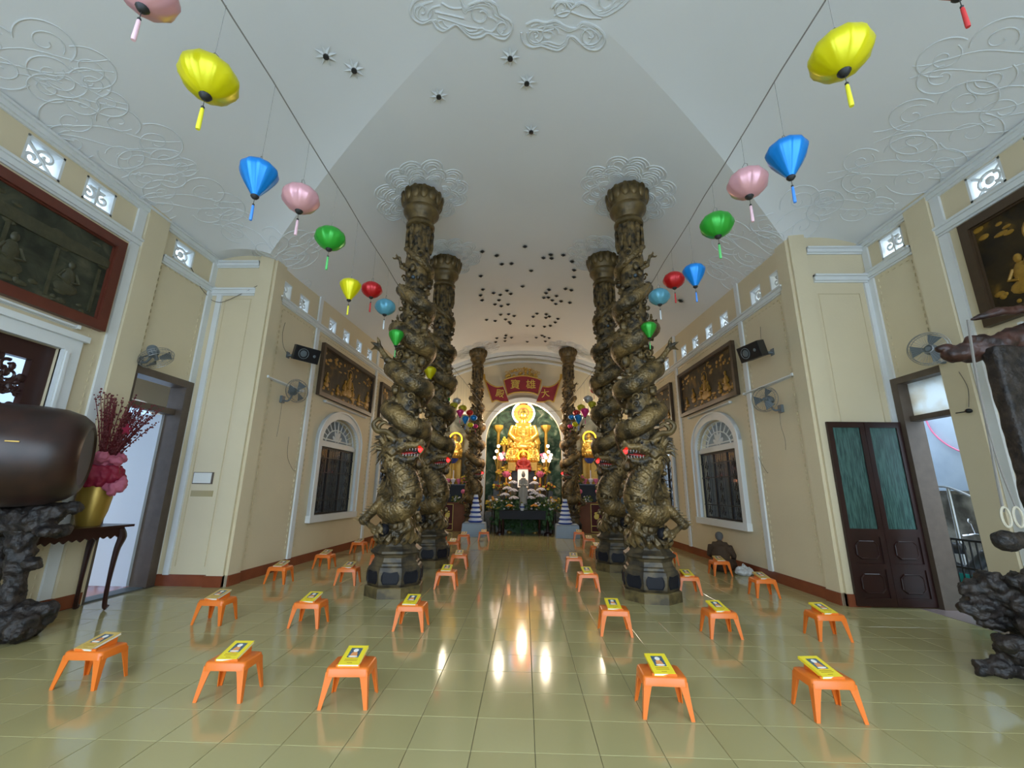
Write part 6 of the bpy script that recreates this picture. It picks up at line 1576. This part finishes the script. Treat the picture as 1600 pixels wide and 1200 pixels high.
    q = at_y(us+(17 if sd < 0 else -14), 742, 17.6); b_ = bouquet('yellow_spray', 'spray of yellow leaves and blossoms beside the %s shelf' % nm, (q.x, 17.6, zz), .16, .1, .5, ('petal_yellow', 'petal_pink'), 22, 'leaf_y', 420+sd, (.03, .045))
# towers of blue and white plates on pale blue cloth tables
for u, vb, nm in ((743, 834, 'left'), (884, 837, 'right')):
    p = at_y(u, vb, 15.9)-Vector((.04 if nm == 'left' else -.04, 0, 0)); ztb = at_y(u, 816 if nm == 'left' else 819, 15.9).z
    t = thing('cloth_table', 'low table under a pale blue cloth, %s of the altar' % nm, 'table', (p.x, 15.85, 0), 0, 'low cloth tables')
    o = MB(); o.lathe([(.42*1.1, 0), (.45, .0), (.42, ztb-.03), (.40, ztb), (.1, ztb+.002)], 40, ph=PI/4, ripple=lambda i, k: (1/max(abs(math.cos(2*PI*k/40+PI/4)), abs(math.sin(2*PI*k/40+PI/4)))*.92+.03*math.sin(k*2.3)*(1 if i < 2 else 0)))
    o.build('tablecloth', M['cloth_blue'], t); MB().bx((-.38, -.38, ztb-.05), (.38, .38, ztb-.01)).build('tabletop', M['wood'], t, smooth=False)
    b = thing('plate_tower', 'tiered tower of blue and white porcelain on the %s cloth table' % nm, 'tower', (at_y(u+(0 if nm == 'left' else -1), 800, 15.85).x, 15.85, ztb+.002), 0, 'porcelain towers')
    zt2 = at_y(u, 773 if nm == 'left' else 780, 15.85).z-ztb; n_ = 6; st_ = zt2/n_
    for k in range(n_):
        r_ = lerp(.26, .09, k/(n_-1)); z = k*st_
        MB().lathe([(r_*.82, z), (r_, z+st_*.25), (r_, z+st_*.45)], 20).build('blue_tier', M['china_blue'], b)
        MB().lathe([(r_*.98, z+st_*.45), (r_*.9, z+st_*.7), (r_*.75, z+st_)], 20).build('white_tier', M['china_white'], b)
# ------------------------------------------------------------------ scroll banner with four gold characters
bn = thing('name_board', 'crimson scroll-shaped name board with four gold characters above the altar arch', 'sign', (0, 17.82, 0))
def B(u, v): q = at_y(u, v, 17.7); return (q.x, q.z)
top = [B(787, 594), B(798, 590), (B(817, 587)[0], B(817, 587)[1]), B(836, 590), B(846, 594)]
bot = [B(793, 617), B(803, 613.5), B(817, 612.5), B(831, 613.5), B(841, 617)]
def spl(P, n=6): return [(p.x, p.y) for p in smooth_path([(a, b, 0) for a, b in P], n)]
cen = MB().band(spl(top), spl(bot), -.12, -.04).build('centre_panel', M['banner'], bn, smooth=False)
bo = MB()
for P in (spl(top), spl(bot)): bo.tube([(p[0], -.13, p[1]) for p in P], .028, 6)
for a, b in ((top[0], bot[0]), (top[-1], bot[-1])): bo.tube([(a[0], -.13, a[1]), (b[0], -.13, b[1])], .022, 6)
bo.build('gold_border', M['gold_paint'], cen)
wl_t = [B(786, 603), B(776, 604), B(766, 600), B(757, 592)]; wl_b = [B(795, 627), B(784, 627.5), B(775, 625), B(769, 628)]
wr_t = [B(848, 603), B(858, 604), B(868, 600), B(876, 592)]; wr_b = [B(838, 627), B(849, 627.5), B(858, 625), B(865, 628)]
for T_, B_ in ((wl_t, wl_b), (wr_t, wr_b)):
    w_ = MB().band(spl(T_), spl(B_), -.06, .0).build('side_panel', M['banner'], bn, smooth=False)
    g = MB()
    for P in (spl(T_), spl(B_)): g.tube([(p[0], -.07, p[1]) for p in P], .026, 6)
    g.tube([(T_[-1][0], -.07, T_[-1][1]), (B_[-1][0], -.07, B_[-1][1])], .03, 6)
    g.tube([(T_[-1][0], -.07, T_[-1][1]), (T_[-1][0]*1.02+(.0), -.07, T_[-1][1]+.22)], .05, 6)
    g.build('gold_border', M['gold_paint'], w_)
mb = MB(); rnd = random.Random(9)
cx_, cz1 = B(817, 586)
for k in range(46):
    q = rnd.uniform(-1, 1); h_ = .30*(1-q*q)+.06
    mb.ell((cx_+q*.72, -.09, cz1-.06*q*q-.02+rnd.uniform(0, h_)), (rnd.uniform(.04, .08), .035, rnd.uniform(.03, .06)), 8, 5)
for k in range(13):
    q = k/6-1; curl(mb, cx_+q*.7, cz1+.10+.16*(1-q*q), .075, 1.1, rnd.uniform(0, 6), -.12, .014, flip=1 if k % 2 else -1)
mb.build('carved_crest', M['gold_paint'], bn)
def glyph(ch_, u, v, h, y, parent, rot=0):
    cu = bpy.data.curves.new('character', 'FONT'); cu.body = ch_; cu.size = 1; cu.extrude = .02; cu.align_x = 'CENTER'; cu.align_y = 'CENTER'
    o = bpy.data.objects.new('character_src', cu); C.objects.link(o); dg = bpy.context.evaluated_depsgraph_get()
    me = bpy.data.meshes.new_from_object(o.evaluated_get(dg)); bpy.data.objects.remove(o)
    me.materials.clear(); me.materials.append(M['yellow_line'])
    o = bpy.data.objects.new('character', me); C.objects.link(o); o.parent = parent
    x, z = B(u, v); o.matrix_basis = Matrix.Translation((x, y, z)) @ Matrix.Rotation(rot, 4, 'Y') @ Matrix.Rotation(PI/2, 4, 'X') @ Matrix.Scale(h, 4)
    return o
wings = [c for c in bpy.data.objects if c.name.startswith('side_panel')]
glyph('殿', 781, 615, .38, -.07, wings[0], .15); glyph('寶', 805, 601.5, .44, -.125, cen, .05); glyph('雄', 829.5, 601.5, .44, -.125, cen, -.05); glyph('大', 852, 615, .38, -.07, wings[1], -.15)
# thin wire across the arch
P = [at_y(u, v, 17.6) for u, v in ((758, 642), (790, 643.5), (817, 644), (850, 643), (878, 642))]
tag(MB().tube([tuple(p) for p in P], .008, 5).build('thin_wire', M['wire']), 'thin wire stretched across the altar arch between the far columns', 'wire')
# added point lights without fixtures, boosting the glow at the far end
def point(name, loc, e, col, r=.1):
    l = bpy.data.lights.new(name, 'POINT'); l.energy = e; l.color = col; l.shadow_soft_size = r
    o = bpy.data.objects.new(name, l); C.objects.link(o); o.location = loc
point('altar_fill', (AX-.9, 18.3, 4.9), 110, (1, .82, .6)); point('altar_fill', (AX+.9, 18.3, 4.9), 110, (1, .82, .6))
point('altar_fill', (AX, 16.6, 3.6), 90, (1, .8, .6)); point('side_fill', (-3.0, 17.2, 4.4), 45, (1, .85, .6)); point('side_fill', (2.9, 17.2, 4.4), 45, (1, .85, .6))
